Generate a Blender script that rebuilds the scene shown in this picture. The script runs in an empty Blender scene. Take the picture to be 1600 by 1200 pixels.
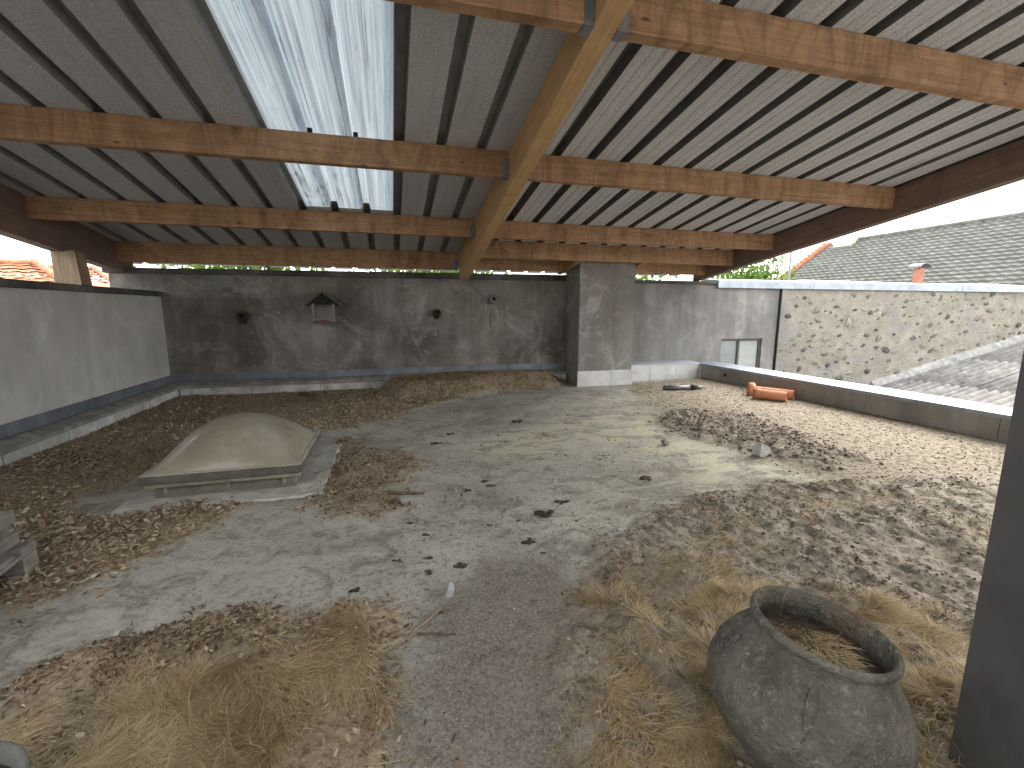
import bpy, math, random
import numpy as np
from mathutils import Vector, Matrix
random.seed(7); rng = np.random.default_rng(7)
S = 0.8                      # plan units -> metres
scn = bpy.context.scene; COL = scn.collection
PI = math.pi

# ------------------------------------------------------------------ camera, sky, sun, exposure
YAW, PITCH = .2635, .1624
cd = bpy.data.cameras.new('camera'); cam = bpy.data.objects.new('camera', cd); COL.objects.link(cam)
cd.sensor_width = 36; cd.lens = 15.75; cd.clip_start = .02; cd.clip_end = 3000
cam.location = (0, 0, 1.5 * S); cam.rotation_euler = (PI / 2 - PITCH, 0, -YAW)
scn.camera = cam

SUN_EL, SUN_AZ = 38, 66      # azimuth measured clockwise from +Y (towards +X)
W = bpy.data.worlds.new('World'); scn.world = W; W.use_nodes = True
nt = W.node_tree; nt.nodes.clear()
out = nt.nodes.new('ShaderNodeOutputWorld'); bg = nt.nodes.new('ShaderNodeBackground'); bg.inputs[1].default_value = .1
sky = nt.nodes.new('ShaderNodeTexSky'); sky.sky_type = 'NISHITA'; sky.sun_disc = False
sky.sun_elevation = math.radians(SUN_EL); sky.sun_rotation = math.radians(SUN_AZ)
sky.air_density = 1.2; sky.dust_density = 2.0
tc = nt.nodes.new('ShaderNodeTexCoord'); mp = nt.nodes.new('ShaderNodeMapping'); mp.inputs['Scale'].default_value = (1.2, 1.2, 2.6)
nz = nt.nodes.new('ShaderNodeTexNoise'); nz.inputs['Scale'].default_value = 2.2; nz.inputs['Detail'].default_value = 7; nz.inputs['Roughness'].default_value = .55
cr = nt.nodes.new('ShaderNodeValToRGB'); cr.color_ramp.elements[0].position = .30; cr.color_ramp.elements[1].position = .50
nz2 = nt.nodes.new('ShaderNodeTexNoise'); nz2.inputs['Scale'].default_value = 2.2; nz2.inputs['Detail'].default_value = 5
cc = nt.nodes.new('ShaderNodeValToRGB'); cc.color_ramp.elements[0].color = (5.8, 6.0, 6.3, 1); cc.color_ramp.elements[1].color = (8.8, 8.7, 8.5, 1)
cc.color_ramp.elements[0].position = .35; cc.color_ramp.elements[1].position = .62
mx = nt.nodes.new('ShaderNodeMix'); mx.data_type = 'RGBA'
L = nt.links.new
L(tc.outputs['Generated'], mp.inputs[0]); L(mp.outputs[0], nz.inputs['Vector']); L(mp.outputs[0], nz2.inputs['Vector'])
L(nz.outputs[0], cr.inputs[0]); L(nz2.outputs[0], cc.inputs[0])
L(cr.outputs[0], mx.inputs[0]); L(sky.outputs[0], mx.inputs[6]); L(cc.outputs[0], mx.inputs[7])
L(mx.outputs[2], bg.inputs[0]); L(bg.outputs[0], out.inputs[0])
sl = bpy.data.lights.new('sun', 'SUN'); sl.energy = 1.4; sl.angle = math.radians(38); sl.color = (1, .95, .87)
sun = bpy.data.objects.new('sun', sl); COL.objects.link(sun)
_e, _a = math.radians(SUN_EL), math.radians(SUN_AZ)
sun.rotation_euler = Vector((math.sin(_a) * math.cos(_e), math.cos(_a) * math.cos(_e), math.sin(_e))).to_track_quat('Z', 'Y').to_euler()
vs = scn.view_settings; vs.view_transform = 'Standard'; vs.look = 'None'; vs.gamma = 1; vs.use_curve_mapping = False
vs.exposure = 2.58
scn.cycles.max_bounces = 6; scn.cycles.diffuse_bounces = 4; scn.cycles.adaptive_threshold = .025; scn.cycles.glossy_bounces = 2; scn.cycles.transparent_max_bounces = 8
scn.cycles.use_denoising = True

# ------------------------------------------------------------------ material helpers
class MT:
    def __init__(s, name, rough=.8, spec=.3):
        s.m = bpy.data.materials.new(name); s.m.use_nodes = True; s.t = s.m.node_tree
        s.b = s.t.nodes['Principled BSDF']; s.b.inputs['Roughness'].default_value = rough
        s.b.inputs['Specular IOR Level'].default_value = spec
        s._p = None
    def n(s, t): return s.t.nodes.new('ShaderNode' + t)
    def l(s, a, b): s.t.links.new(a, b)
    def pos(s, scale=(1, 1, 1)):
        if s._p is None:
            g = s.n('NewGeometry'); v = s.n('VectorMath'); v.operation = 'SCALE'; v.inputs['Scale'].default_value = 1 / S
            s.l(g.outputs['Position'], v.inputs[0]); s._p = v.outputs[0]
        if scale == (1, 1, 1): return s._p
        m = s.n('VectorMath'); m.operation = 'MULTIPLY'; m.inputs[1].default_value = scale; s.l(s._p, m.inputs[0]); return m.outputs[0]
    def shear(s, st):
        x = s.n('SeparateXYZ'); s.l(s.pos(), x.inputs[0]); z = s.math('ADD', x.outputs[2], s.math('MULTIPLY', x.outputs[1], .19))
        c = s.n('CombineXYZ'); s.l(x.outputs[0], c.inputs[0]); s.l(x.outputs[1], c.inputs[1]); s.l(z, c.inputs[2])
        m = s.n('VectorMath'); m.operation = 'MULTIPLY'; m.inputs[1].default_value = st; s.l(c.outputs[0], m.inputs[0]); return m.outputs[0]
    def noise(s, scale=5, detail=5, rough=.6, st=(1, 1, 1), dist=0, off=0):
        x = s.n('TexNoise'); x.inputs['Scale'].default_value = scale; x.inputs['Detail'].default_value = max(1., min(detail, 7, math.log2(260 / scale)))
        x.inputs['Roughness'].default_value = rough; x.inputs['Distortion'].default_value = dist
        p = s.shear(st) if getattr(s, 'sheared', 0) else s.pos(st)
        if off:
            a = s.n('VectorMath'); a.inputs[1].default_value = (off, off * 1.7, off * .6); s.l(p, a.inputs[0]); p = a.outputs[0]
        s.l(p, x.inputs['Vector']); return x.outputs[0]
    def vor(s, scale=5, st=(1, 1, 1), feat='F1'):
        x = s.n('TexVoronoi'); x.feature = feat; x.inputs['Scale'].default_value = scale; s.l(s.pos(st), x.inputs['Vector']); return x.outputs[0]
    def ramp(s, f, stops):
        r = s.n('ValToRGB'); e = r.color_ramp.elements
        while len(e) < len(stops): e.new(.5)
        for i, (p, c) in enumerate(stops):
            e[i].position = p; e[i].color = (c, c, c, 1) if not isinstance(c, (tuple, list)) else (*c, 1)
        s.l(f, r.inputs[0]); return r.outputs[0]
    def mix(s, f, a, b, mode='MIX'):
        m = s.n('Mix'); m.data_type = 'RGBA'; m.blend_type = mode; m.clamp_factor = True
        for v, i in ((f, 0), (a, 6), (b, 7)):
            if hasattr(v, 'links') or hasattr(v, 'is_linked'): s.l(v, m.inputs[i])
            elif i == 0: m.inputs[0].default_value = v
            else: m.inputs[i].default_value = (*v, 1)
        return m.outputs[2]
    def math(s, op, a, b=0.):
        m = s.n('Math'); m.operation = op
        for v, i in ((a, 0), (b, 1)):
            if hasattr(v, 'is_linked'): s.l(v, m.inputs[i])
            else: m.inputs[i].default_value = v
        return m.outputs[0]
    def attr(s, name, out='Fac'):
        a = s.n('Attribute'); a.attribute_name = name; return a.outputs[out]
    def rnd(s): return s.n('ObjectInfo').outputs['Random']
    def sep(s, axis):
        x = s.n('SeparateXYZ'); s.l(s.pos(), x.inputs[0]); return x.outputs[axis]
    def col(s, c):
        if hasattr(c, 'is_linked'): s.l(c, s.b.inputs['Base Color'])
        else: s.b.inputs['Base Color'].default_value = (*c, 1)
    def bump(s, h, strength=.5, dist=.02):
        b = s.n('Bump'); b.inputs['Strength'].default_value = strength; b.inputs['Distance'].default_value = dist * S
        s.l(h, b.inputs['Height']); s.l(b.outputs[0], s.b.inputs['Normal'])
    def rough(s, r): s.l(r, s.b.inputs['Roughness'])

def render_mat(name, c0, c1, c2, streak=.5, pale=.5, off=0, fine=1.):
    """cement render: mottled, rain-streaked, with pale efflorescence and scratches"""
    m = MT(name, .92, .15)
    a = m.ramp(m.noise(.9, 8, .65, off=off), [(.34, c0), (.62, c1)])
    f = m.ramp(m.noise(1.5, 9, .75, (1, 1, .9), .8, off + 3), [(.50, 0.), (.70, 1.)])
    a = m.mix(m.math('MULTIPLY', f, pale), a, c2)
    st = m.ramp(m.noise(3.2, 6, .65, (1, 1, .12), .3, off + 1), [(.36, 1.), (.60, 0.)])
    a = m.mix(m.math('MULTIPLY', st, streak), a, tuple(x * .45 for x in c0))
    sc = m.ramp(m.noise(9, 10, .8, (1, 1, 1), 1.6, off + 7), [(.60, 0.), (.66, 1.)])
    a = m.mix(m.math('MULTIPLY', sc, .45 * pale), a, tuple(min(.75, x * 1.6) for x in c2))
    sp = m.ramp(m.vor(42), [(.05, 1.), (.11, 0.)])
    a = m.mix(m.math('MULTIPLY', sp, .25), a, c2)
    m.col(a)
    h = m.math('ADD', m.noise(60, 5, .7), m.math('MULTIPLY', m.noise(7, 6, .6), 1.5))
    m.bump(h, .45 * fine, .02); return m.m

def wood_mat(name, axis, base, dark, light, stain=.6):
    m = MT(name, .72, .25); m.sheared = axis == 'y'
    st = {'x': (.7, 14, 14), 'y': (14, .7, 14), 'z': (14, 14, .7)}[axis]
    g = m.noise(2.2, 8, .68, st, .9)
    c = m.ramp(g, [(.28, dark), (.5, base), (.74, light)])
    r = m.rnd(); 
    c = m.mix(m.math('MULTIPLY', r, .35), c, dark)
    st2 = {'x': (3.5, 1, 1.2), 'y': (1, 2, 1.2), 'z': (3, 3, .5)}[axis]
    d = m.ramp(m.noise(.9, 7, .75, st2, 1.6, 5), [(.42, 0.), (.74, 1.)])
    c = m.mix(m.math('MULTIPLY', d, stain), c, tuple(x * .35 for x in dark))
    kn = m.ramp(m.vor(2.4, {'x': (.8, 2, 2), 'y': (2, .8, 2), 'z': (2, 2, .8)}[axis]), [(.035, 1.), (.075, 0.)])
    c = m.mix(m.math('MULTIPLY', kn, .8), c, tuple(x * .3 for x in dark))
    m.col(c); m.bump(g, .25, .012); return m.m

def simple(name, c, rough=.7, var=.25, scale=6, metal=0., spec=.3, bump=.2, st=(1, 1, 1), objvar=0.):
    m = MT(name, rough, spec); m.b.inputs['Metallic'].default_value = metal
    n = m.noise(scale, 7, .65, st, .4)
    a = m.ramp(n, [(.3, tuple(x * (1 - var) for x in c)), (.7, tuple(min(.9, x * (1 + var)) for x in c))])
    if objvar: a = m.mix(m.math('MULTIPLY', m.rnd(), objvar), a, tuple(x * .35 for x in c))
    m.col(a)
    if bump: m.bump(m.noise(scale * 7, 5, .7, st), bump, .01)
    return m.m

M = {}
M['wall_left'] = render_mat('render_pale_grey', (.44, .43, .41), (.58, .57, .55), (.68, .68, .67), .18, .7)
M['wall_back'] = render_mat('render_dark_grey', (.12, .112, .097), (.26, .245, .22), (.46, .445, .415), .35, .65, 11)
M['wall_right'] = render_mat('render_mid_grey', (.19, .183, .172), (.255, .248, .236), (.40, .39, .375), .35, .6, 23)
M['pillar'] = render_mat('render_pillar', (.19, .178, .16), (.265, .25, .23), (.52, .52, .50), .3, .8, 37)
M['coping'] = render_mat('coping_concrete', (.06, .058, .055), (.14, .135, .13), (.30, .30, .29), .4, .4, 5)
M['lead'] = simple('zinc_flashing', (.20, .225, .26), .55, .35, 3, .35, .4, .1, (1, 1, .5))
M['zinc'] = simple('zinc_coping', (.30, .335, .38), .5, .3, 2.5, .4, .5, .12)
M['panel'] = simple('white_upstand', (.60, .60, .59), .75, .4, 4, 0, .25, .3, objvar=.25)
M['ledge'] = simple('ledge_mortar', (.27, .265, .25), .9, .4, 6, 0, .2, .6)
M['purlin'] = wood_mat('purlin_wood', 'x', (.47, .285, .16), (.29, .16, .085), (.58, .395, .245), .85)
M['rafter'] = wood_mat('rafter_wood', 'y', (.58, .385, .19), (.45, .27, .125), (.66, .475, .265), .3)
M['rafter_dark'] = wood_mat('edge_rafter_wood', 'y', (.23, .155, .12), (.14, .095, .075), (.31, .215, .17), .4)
M['steel_hanger'] = simple('galvanised_hanger', (.22, .23, .25), .5, .3, 8, .6)
M['fleece'] = None

def fleece(name, c, fleck):
    m = MT(name, .95, .1)
    a = m.ramp(m.noise(95, 3, .8), [(.3, tuple(x * .62 for x in c)), (.7, tuple(x * 1.3 for x in c))])
    d = m.ramp(m.noise(1.3, 6, .6, (1, .35, 0)), [(.35, 0.), (.65, 1.)])
    a = m.mix(m.math('MULTIPLY', d, .35), a, tuple(x * .6 for x in c))
    a = m.mix(m.math('MULTIPLY', m.ramp(m.noise(26, 4, .6, (1, .04, 0)), [(.5, 0.), (.7, 1.)]), fleck), a, tuple(x * .45 for x in c))
    m.col(a); m.bump(m.noise(95, 3, .8), .4, .01); return m.m
M['sheet_felt'] = fleece('sheet_underside_felt', (.53, .53, .54), .25)
M['sheet_grey'] = fleece('sheet_underside_grey', (.62, .62, .64), .4)

def poly_mat():
    m = MT('polycarbonate', .3, .4)  # old weathered sheet, lets little light through
    tr = m.n('BsdfTransparent'); tr.inputs[0].default_value = (.245, .27, .295, 1)
    tl = m.n('BsdfTranslucent'); tl.inputs[0].default_value = (.46, .48, .48, 1)
    df = m.n('BsdfDiffuse'); df.inputs[0].default_value = (.09, .095, .05, 1)
    s1 = m.n('MixShader'); s2 = m.n('MixShader'); s3 = m.n('MixShader')
    fine = m.ramp(m.noise(24, 5, .8, (1, .012, 0)), [(.34, .10), (.70, .75)])
    m.l(fine, s1.inputs[0]); m.l(tr.outputs[0], s1.inputs[1]); m.l(tl.outputs[0], s1.inputs[2])
    gr = m.ramp(m.noise(16, 6, .8, (1, .03, 0), 0, 4), [(.60, 0.), (.74, .6)])
    sp = m.ramp(m.noise(48, 4, .7, (1, .5, 0), 0, 9), [(.66, 0.), (.74, .5)])
    d = m.math('MAXIMUM', gr, sp)
    m.l(d, s2.inputs[0]); m.l(s1.outputs[0], s2.inputs[1]); m.l(df.outputs[0], s2.inputs[2])
    gl = m.n('BsdfGlossy'); gl.inputs['Roughness'].default_value = .15
    s3.inputs[0].default_value = .04; m.l(s2.outputs[0], s3.inputs[1]); m.l(gl.outputs[0], s3.inputs[2])
    m.l(s3.outputs[0], m.t.nodes['Material Output'].inputs[0]); return m.m
M['poly'] = poly_mat()
M['rib_dark'] = simple('bare_rib_steel', (.16, .157, .155), .6, .2, 6); M['rib_felt_shade'] = simple('rib_channel_felt_shade', (.26, .255, .25), .9, .2, 6)  # left-bay rib channels coloured darker than their felt, as soft shading

# ------------------------------------------------------------------ mesh helpers
class MB:
    def __init__(s): s.v = []; s.f = []; s.sm = []
    def add(s, v, f, smooth=False):
        o = len(s.v); s.v += [tuple(map(float, p)) for p in v]; s.f += [tuple(i + o for i in q) for q in f]; s.sm += [smooth] * len(f); return s
    def box(s, x0, x1, y0, y1, z0, z1, bev=0.):
        if bev:
            b = bev; vs = []; 
            for z, i in ((z0, b), (z0 + b, 0), (z1 - b, 0), (z1, b)):
                vs += [(x0 + i, y0 + i, z), (x1 - i, y0 + i, z), (x1 - i, y1 - i, z), (x0 + i, y1 - i, z)]
            f = [(3, 2, 1, 0), (12, 13, 14, 15)]
            for k in range(3):
                for j in range(4): f.append((k * 4 + j, k * 4 + (j + 1) % 4, k * 4 + 4 + (j + 1) % 4, k * 4 + 4 + j))
            return s.add(vs, f)
        return s.hexa([(x0, y0, z0), (x1, y0, z0), (x1, y1, z0), (x0, y1, z0), (x0, y0, z1), (x1, y0, z1), (x1, y1, z1), (x0, y1, z1)])
    def hexa(s, v): return s.add(v, [(3, 2, 1, 0), (4, 5, 6, 7), (0, 1, 5, 4), (1, 2, 6, 5), (2, 3, 7, 6), (3, 0, 4, 7)])
    def prism(s, pts, a, b, axis):
        """polygon pts in the two other axes (order x,y,z without axis), extruded from a to b"""
        n = len(pts); v = []
        for t in (a, b):
            for p in pts: v.append({'x': (t, p[0], p[1]), 'y': (p[0], t, p[1]), 'z': (p[0], p[1], t)}[axis])
        f = [tuple(range(n))[::-1], tuple(range(n, 2 * n))] + [(i, (i + 1) % n, n + (i + 1) % n, n + i) for i in range(n)]
        return s.add(v, f)
    def lathe(s, prof, c=(0, 0, 0), n=24, ax=(0, 0, 1), smooth=True, cap0=True, cap1=False):
        ax = Vector(ax).normalized(); e1 = ax.orthogonal().normalized(); e2 = ax.cross(e1); c = Vector(c); v = []; f = []
        for r, z in prof:
            for k in range(n):
                a = 2 * PI * k / n; v.append(c + ax * z + (e1 * math.cos(a) + e2 * math.sin(a)) * r)
        m = len(prof)
        for i in range(m - 1):
            for k in range(n): f.append((i * n + k, i * n + (k + 1) % n, (i + 1) * n + (k + 1) % n, (i + 1) * n + k))
        if cap0: f.append(tuple(range(n))[::-1])
        if cap1: f.append(tuple(range((m - 1) * n, m * n)))
        return s.add(v, f, smooth)
    def tube(s, pts, r, n=6, smooth=True):
        pts = [Vector(p) for p in pts]; m = len(pts); rs = r if isinstance(r, (list, tuple)) else [r] * m; v = []; f = []
        up = None
        for i, p in enumerate(pts):
            d = (pts[min(i + 1, m - 1)] - pts[max(i - 1, 0)]).normalized()
            if up is None: up = d.orthogonal().normalized()
            e1 = (up - d * up.dot(d)).normalized(); up = e1; e2 = d.cross(e1)
            for k in range(n):
                a = 2 * PI * k / n; v.append(p + (e1 * math.cos(a) + e2 * math.sin(a)) * rs[i])
        for i in range(m - 1):
            for k in range(n): f.append((i * n + k, i * n + (k + 1) % n, (i + 1) * n + (k + 1) % n, (i + 1) * n + k))
        f += [tuple(range(n))[::-1], tuple(range((m - 1) * n, m * n))]
        return s.add(v, f, smooth)
    def rock(s, c, r, seed=0, sq=(1, 1, 1), sub=1, jit=.25):
        v, f = ico(sub); rr = random.Random(seed); o = []
        for p in v:
            k = 1 + rr.uniform(-jit, jit); o.append((c[0] + p[0] * r * sq[0] * k, c[1] + p[1] * r * sq[1] * k, c[2] + p[2] * r * sq[2] * k))
        return s.add(o, f)
    def build(s, name, mat, parent=None):
        me = bpy.data.meshes.new(name); off = Vector(parent['_w']) if parent is not None else Vector((0, 0, 0))
        a = (np.array(s.v, dtype=float) - np.array(off)) * S
        me.from_pydata(a.tolist(), [], s.f)
        if any(s.sm): me.polygons.foreach_set('use_smooth', s.sm)
        me.materials.append(M[mat] if isinstance(mat, str) else mat); me.update()
        o = bpy.data.objects.new(name, me); COL.objects.link(o)
        if parent is not None:
            o.parent = parent
            o['_w'] = tuple(off)
        else: o['_w'] = (0., 0., 0.)
        return o
_ico = {}
def ico(sub):
    if sub in _ico: return _ico[sub]
    import bmesh
    b = bmesh.new(); bmesh.ops.create_icosphere(b, subdivisions=sub, radius=1); b.verts.ensure_lookup_table()
    _ico[sub] = ([tuple(x.co) for x in b.verts], [tuple(q.index for q in fc.verts) for fc in b.faces]); b.free(); return _ico[sub]
def tag(o, label=None, cat=None, group=None, kind=None):
    if label: o['label'] = label
    if cat: o['category'] = cat
    if group: o['group'] = group
    if kind: o['kind'] = kind
    return o
def thing(name, label, cat, loc, group=None):
    o = bpy.data.objects.new(name, None); COL.objects.link(o); o.location = Vector(loc) * S; o.empty_display_size = .1
    o['_w'] = tuple(map(float, loc)); return tag(o, label, cat, group)
def share(src, name, parent, loc, rot=0, scale=1):
    """another object on the same mesh (loc relative to the parent, in plan units)"""
    o = bpy.data.objects.new(name, src.data); COL.objects.link(o); o.parent = parent; o.location = Vector(loc) * S
    o.rotation_euler = rot if isinstance(rot, tuple) else (0, 0, rot); o.scale = (scale,) * 3 if not isinstance(scale, tuple) else scale; return o

# numpy noise
def vnoise(x, y, seed):
    r = np.random.default_rng(seed).random((64, 64)); xi = np.floor(x).astype(int); yi = np.floor(y).astype(int)
    fx = x - xi; fy = y - yi; fx = fx * fx * (3 - 2 * fx); fy = fy * fy * (3 - 2 * fy)
    g = lambda a, b: r[a % 64, b % 64]
    return (g(xi, yi) * (1 - fx) + g(xi + 1, yi) * fx) * (1 - fy) + (g(xi, yi + 1) * (1 - fx) + g(xi + 1, yi + 1) * fx) * fy
def fbm(x, y, f, oct=4, seed=0, gain=.55):
    t = 0; a = 1; n = 0
    for k in range(oct):
        t = t + a * vnoise(x * f + 17.3 * k, y * f + 9.1 * k, seed + k); n += a; a *= gain; f *= 2.03
    return t / n
def sdf(px, py, poly):
    """signed distance to a polygon, positive inside"""
    d = np.full(px.shape, 1e9); inside = np.zeros(px.shape, bool); n = len(poly)
    for i in range(n):
        ax, ay = poly[i]; bx, by = poly[(i + 1) % n]; ex, ey = bx - ax, by - ay
        t = np.clip(((px - ax) * ex + (py - ay) * ey) / (ex * ex + ey * ey), 0, 1)
        d = np.minimum(d, np.hypot(px - ax - t * ex, py - ay - t * ey))
        c = ((ay > py) != (by > py)) & (px < ex * (py - ay) / (ey if abs(ey) > 1e-9 else 1e-9) + ax); inside ^= c
    return np.where(inside, d, -d)
def smooth(a, b, x): t = np.clip((x - a) / (b - a), 0, 1); return t * t * (3 - 2 * t)

# ------------------------------------------------------------------ layout constants (plan units)
WX, WY = -3.79, 9.15            # inner faces of left and back walls
PX = 6.86                       # inner face of right parapet
SL = .155                       # roof fall
def zsheet(y): return 3.215 - SL * (y - 5.05)

# ------------------------------------------------------------------ ground zones on the terrace
Z = {
'litter': [(-3.8,5.0),(-3.8,9.2),(-1.6,9.2),(.4,9.2),(2.1,9.2),(3.6,9.0),(3.3,8.5),(1.94,8.1),(.79,7.55),(.04,6.88),(-.46,6.1),(-1.0,6.0),(-1.97,6.0),(-2.3,5.6),(-2.25,4.64),(-2.6,4.29),(-2.05,3.72),(-1.5,3.95),(-1.1,3.78),(-1.26,3.36),(-1.52,3.01),(-1.65,2.81),(-1.87,2.72),(-2.4,2.6),(-3.8,3)],
'litter_r': [(-.64,5.47),(-.33,5.12),(.13,4.43),(.17,4.05),(-.06,3.47),(-.15,3.21),(-.47,3.35),(-.57,3.61),(-.73,3.59),(-.68,4.38)],
'litter_f': [(-1.46,1.88),(-1.48,2.1),(-1.36,2.25),(-1.1,2.29),(-.78,2.32),(-.35,2.31),(-.09,2.16),(-.03,1.94),(-.09,1.72),(.0,1.32),(0,.9),(-1.8,.9),(-1.7,1.6)],
'grass_l': [(-1.37,1.86),(-1.17,2.01),(-1.01,2.08),(-.6,2.07),(-.44,2.11),(-.21,2.03),(-.11,1.84),(-.19,1.68),(-.08,1.34),(-.1,.9),(-1.5,.9),(-1.5,1.6)],
'dirt_r': [(1.01,2.18),(1.28,2.49),(1.78,2.85),(2.4,2.99),(3.19,3.07),(5.06,2.6),(6.9,2.3),(6.9,-.5),(.55,-.5),(.55,1.08),(.73,1.73)],
'grass_r': [(.93,1.99),(1.33,2.16),(1.75,2.2),(1.97,2.02),(1.85,1.85),(2.2,1.72),(2.4,1.4),(2.3,1.0),(1.9,.7),(1.0,.7),(.68,.9),(.64,1.15),(.7,1.51)],
'mound': [(3.6,5.5),(4.4,5.75),(4.96,5.1),(4.8,4.01),(4.66,3.3),(4.3,3.16),(3.83,3.48),(3.73,4.27),(3.45,4.78)],
'dust': [(4.9,8.5),(6.95,8.9),(6.95,6.09),(6.95,2.3),(4.88,2.3),(3.5,2.75),(3.67,3.18),(3.69,4.02),(3.39,4.65),(3.92,6.05)],
'yellow': [(.15,4.99),(1.74,5.79),(3.72,6.1),(3.54,4.61),(3.84,3.14),(2.86,3.0),(2.37,4.38),(1.15,4.26)],
'gravel': [(.03,2.1),(.5,2.5),(1.03,2.4),(.67,1.55),(.61,.9),(-.05,.9)],
'pile': [(-.15,8.55),(.1,9.2),(3.5,9.2),(3.3,8.75),(1.9,8.4),(1.1,8.05),(.2,8.05)],
}
def zone(k, x, y, w=.08, amp=.25, f=3.):
    return smooth(-w, w, sdf(x, y, Z[k]) + (fbm(x, y, f, 4, 50 + len(k)) - .5) * amp)
def zones(x, y):
    m = {}
    m['litter'] = np.maximum.reduce([zone('litter', x, y, .12, .4, 2.2), zone('litter_r', x, y, .10, .75, 3.5) * .85, zone('litter_f', x, y, .08, .5, 4)])
    m['grass'] = np.maximum(zone('grass_l', x, y, .06, .25, 4), zone('grass_r', x, y, .06, .25, 4))
    m['dirt'] = np.maximum(zone('dirt_r', x, y, .10, .5, 2.2), zone('mound', x, y, .15, .5, 2.5))
    m['dust'] = zone('dust', x, y, .30, .7, 1.5)
    m['yellow'] = zone('yellow', x, y, .35, .8, 1.5)
    m['gravel'] = zone('gravel', x, y, .2, .4, 2.5)
    return m
def floor_z(x, y, m=None):
    if m is None: m = zones(x, y)
    z = -.005 * y + (fbm(x, y, .7, 3, 3) - .5) * .02
    z = z + m['litter'] * (.008 + .02 * fbm(x, y, 2.5, 4, 21))
    wall = np.exp(-np.maximum(x - WX - .2, 0) / .35) + np.exp(-np.maximum(WY - .2 - y, 0) / .4) * (x < 3.6)
    z = z + m['litter'] * wall * .025
    z = z + zone('pile', x, y, .3, .3, 2) * (.22 + .10 * fbm(x, y, 2, 3, 8))
    lump = fbm(x, y, 3.2, 5, 31, .62)
    z = z + m['dirt'] * (.006 + .16 * np.clip(lump - .40, 0, 1)) + m['dirt'] * (.05 * np.abs(fbm(x, y, 8, 3, 35) - .5) + .04 * np.clip(fbm(x, y, 17, 3, 36) - .45, 0, 1))
    z = z + zone('mound', x, y, .35, .3, 2) * .035
    z = z + m['dust'] * (.012 * fbm(x, y, 9, 3, 41) + .05 * np.exp(-np.maximum(PX - x, 0) / .5) * (y > 7))
    z = z + m['grass'] * .02 + m['gravel'] * .006 * fbm(x, y, 20, 2, 44)
    return z

def floor_mat():
    m = MT('terrace_concrete', .93, .15)
    con = m.ramp(m.noise(1.1, 8, .65), [(.34, (.33, .315, .265)), (.52, (.44, .425, .365)), (.7, (.53, .515, .45))])
    blot = m.ramp(m.noise(3.3, 9, .72, (1, 1, 1), .9, 3), [(.50, 0.), (.60, 1.)])
    con = m.mix(m.math('MULTIPLY', blot, .6), con, (.19, .165, .135))
    grit = m.ramp(m.noise(30, 6, .85, (1, 1, 1), 0, 1), [(.53, 0.), (.62, 1.)])
    con = m.mix(m.math('MULTIPLY', grit, .5), con, (.075, .062, .052))
    yel = m.ramp(m.noise(2.3, 8, .66, (1, 1.7, 1), .7, 8), [(.485, 0.), (.52, 1.)])
    con = m.mix(m.math('MULTIPLY', m.math('MULTIPLY', m.attr('yellow'), yel), .8), con, (.60, .57, .42))
    gv = m.ramp(m.noise(75, 4, .8), [(.3, (.075, .062, .05)), (.5, (.18, .16, .135)), (.7, (.30, .275, .24))])
    con = m.mix(m.math('MULTIPLY', m.attr('gravel'), .75), con, gv)
    sm = m.ramp(m.noise(4.5, 8, .75, (1, 1.5, 1), 1.2, 13), [(.56, 0.), (.70, 1.)])
    con = m.mix(m.math('MULTIPLY', sm, .55), con, (.085, .07, .054))
    fl_ = m.ramp(m.noise(1.7, 8, .7, (.7, 1.5, 1), .7, 17), [(.53, 0.), (.57, 1.)])
    con = m.mix(m.math('MULTIPLY', m.math('MULTIPLY', fl_, m.math('SUBTRACT', 1., m.attr('gravel'))), .38), con, (.55, .54, .475))
    dust = m.ramp(m.noise(18, 8, .78), [(.38, (.10, .082, .06)), (.50, (.265, .23, .175)), (.72, (.37, .33, .26))])
    c = m.mix(m.attr('dust'), con, dust)
    dirt = m.ramp(m.noise(11, 9, .78), [(.36, (.085, .07, .055)), (.5, (.27, .235, .19)), (.7, (.43, .385, .32))])
    c = m.mix(m.attr('dirt'), c, dirt)
    lit = m.ramp(m.noise(26, 7, .75), [(.33, (.19, .145, .10)), (.52, (.39, .31, .22)), (.72, (.52, .44, .33))])
    c = m.mix(m.attr('litter'), c, lit)
    c = m.mix(m.math('MULTIPLY', m.attr('grass'), .45), c, m.ramp(m.noise(14, 6, .7, (1, 1, 1), 0, 5), [(.35, (.10, .08, .058)), (.6, (.27, .215, .14))]))
    m.col(c)
    h = m.math('ADD', m.noise(34, 6, .8, (1, 1, 1), 0, 1), m.math('MULTIPLY', m.noise(130, 3, .7), .5))
    m.bump(h, .55, .025); return m.m
M['floor'] = floor_mat()

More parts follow.
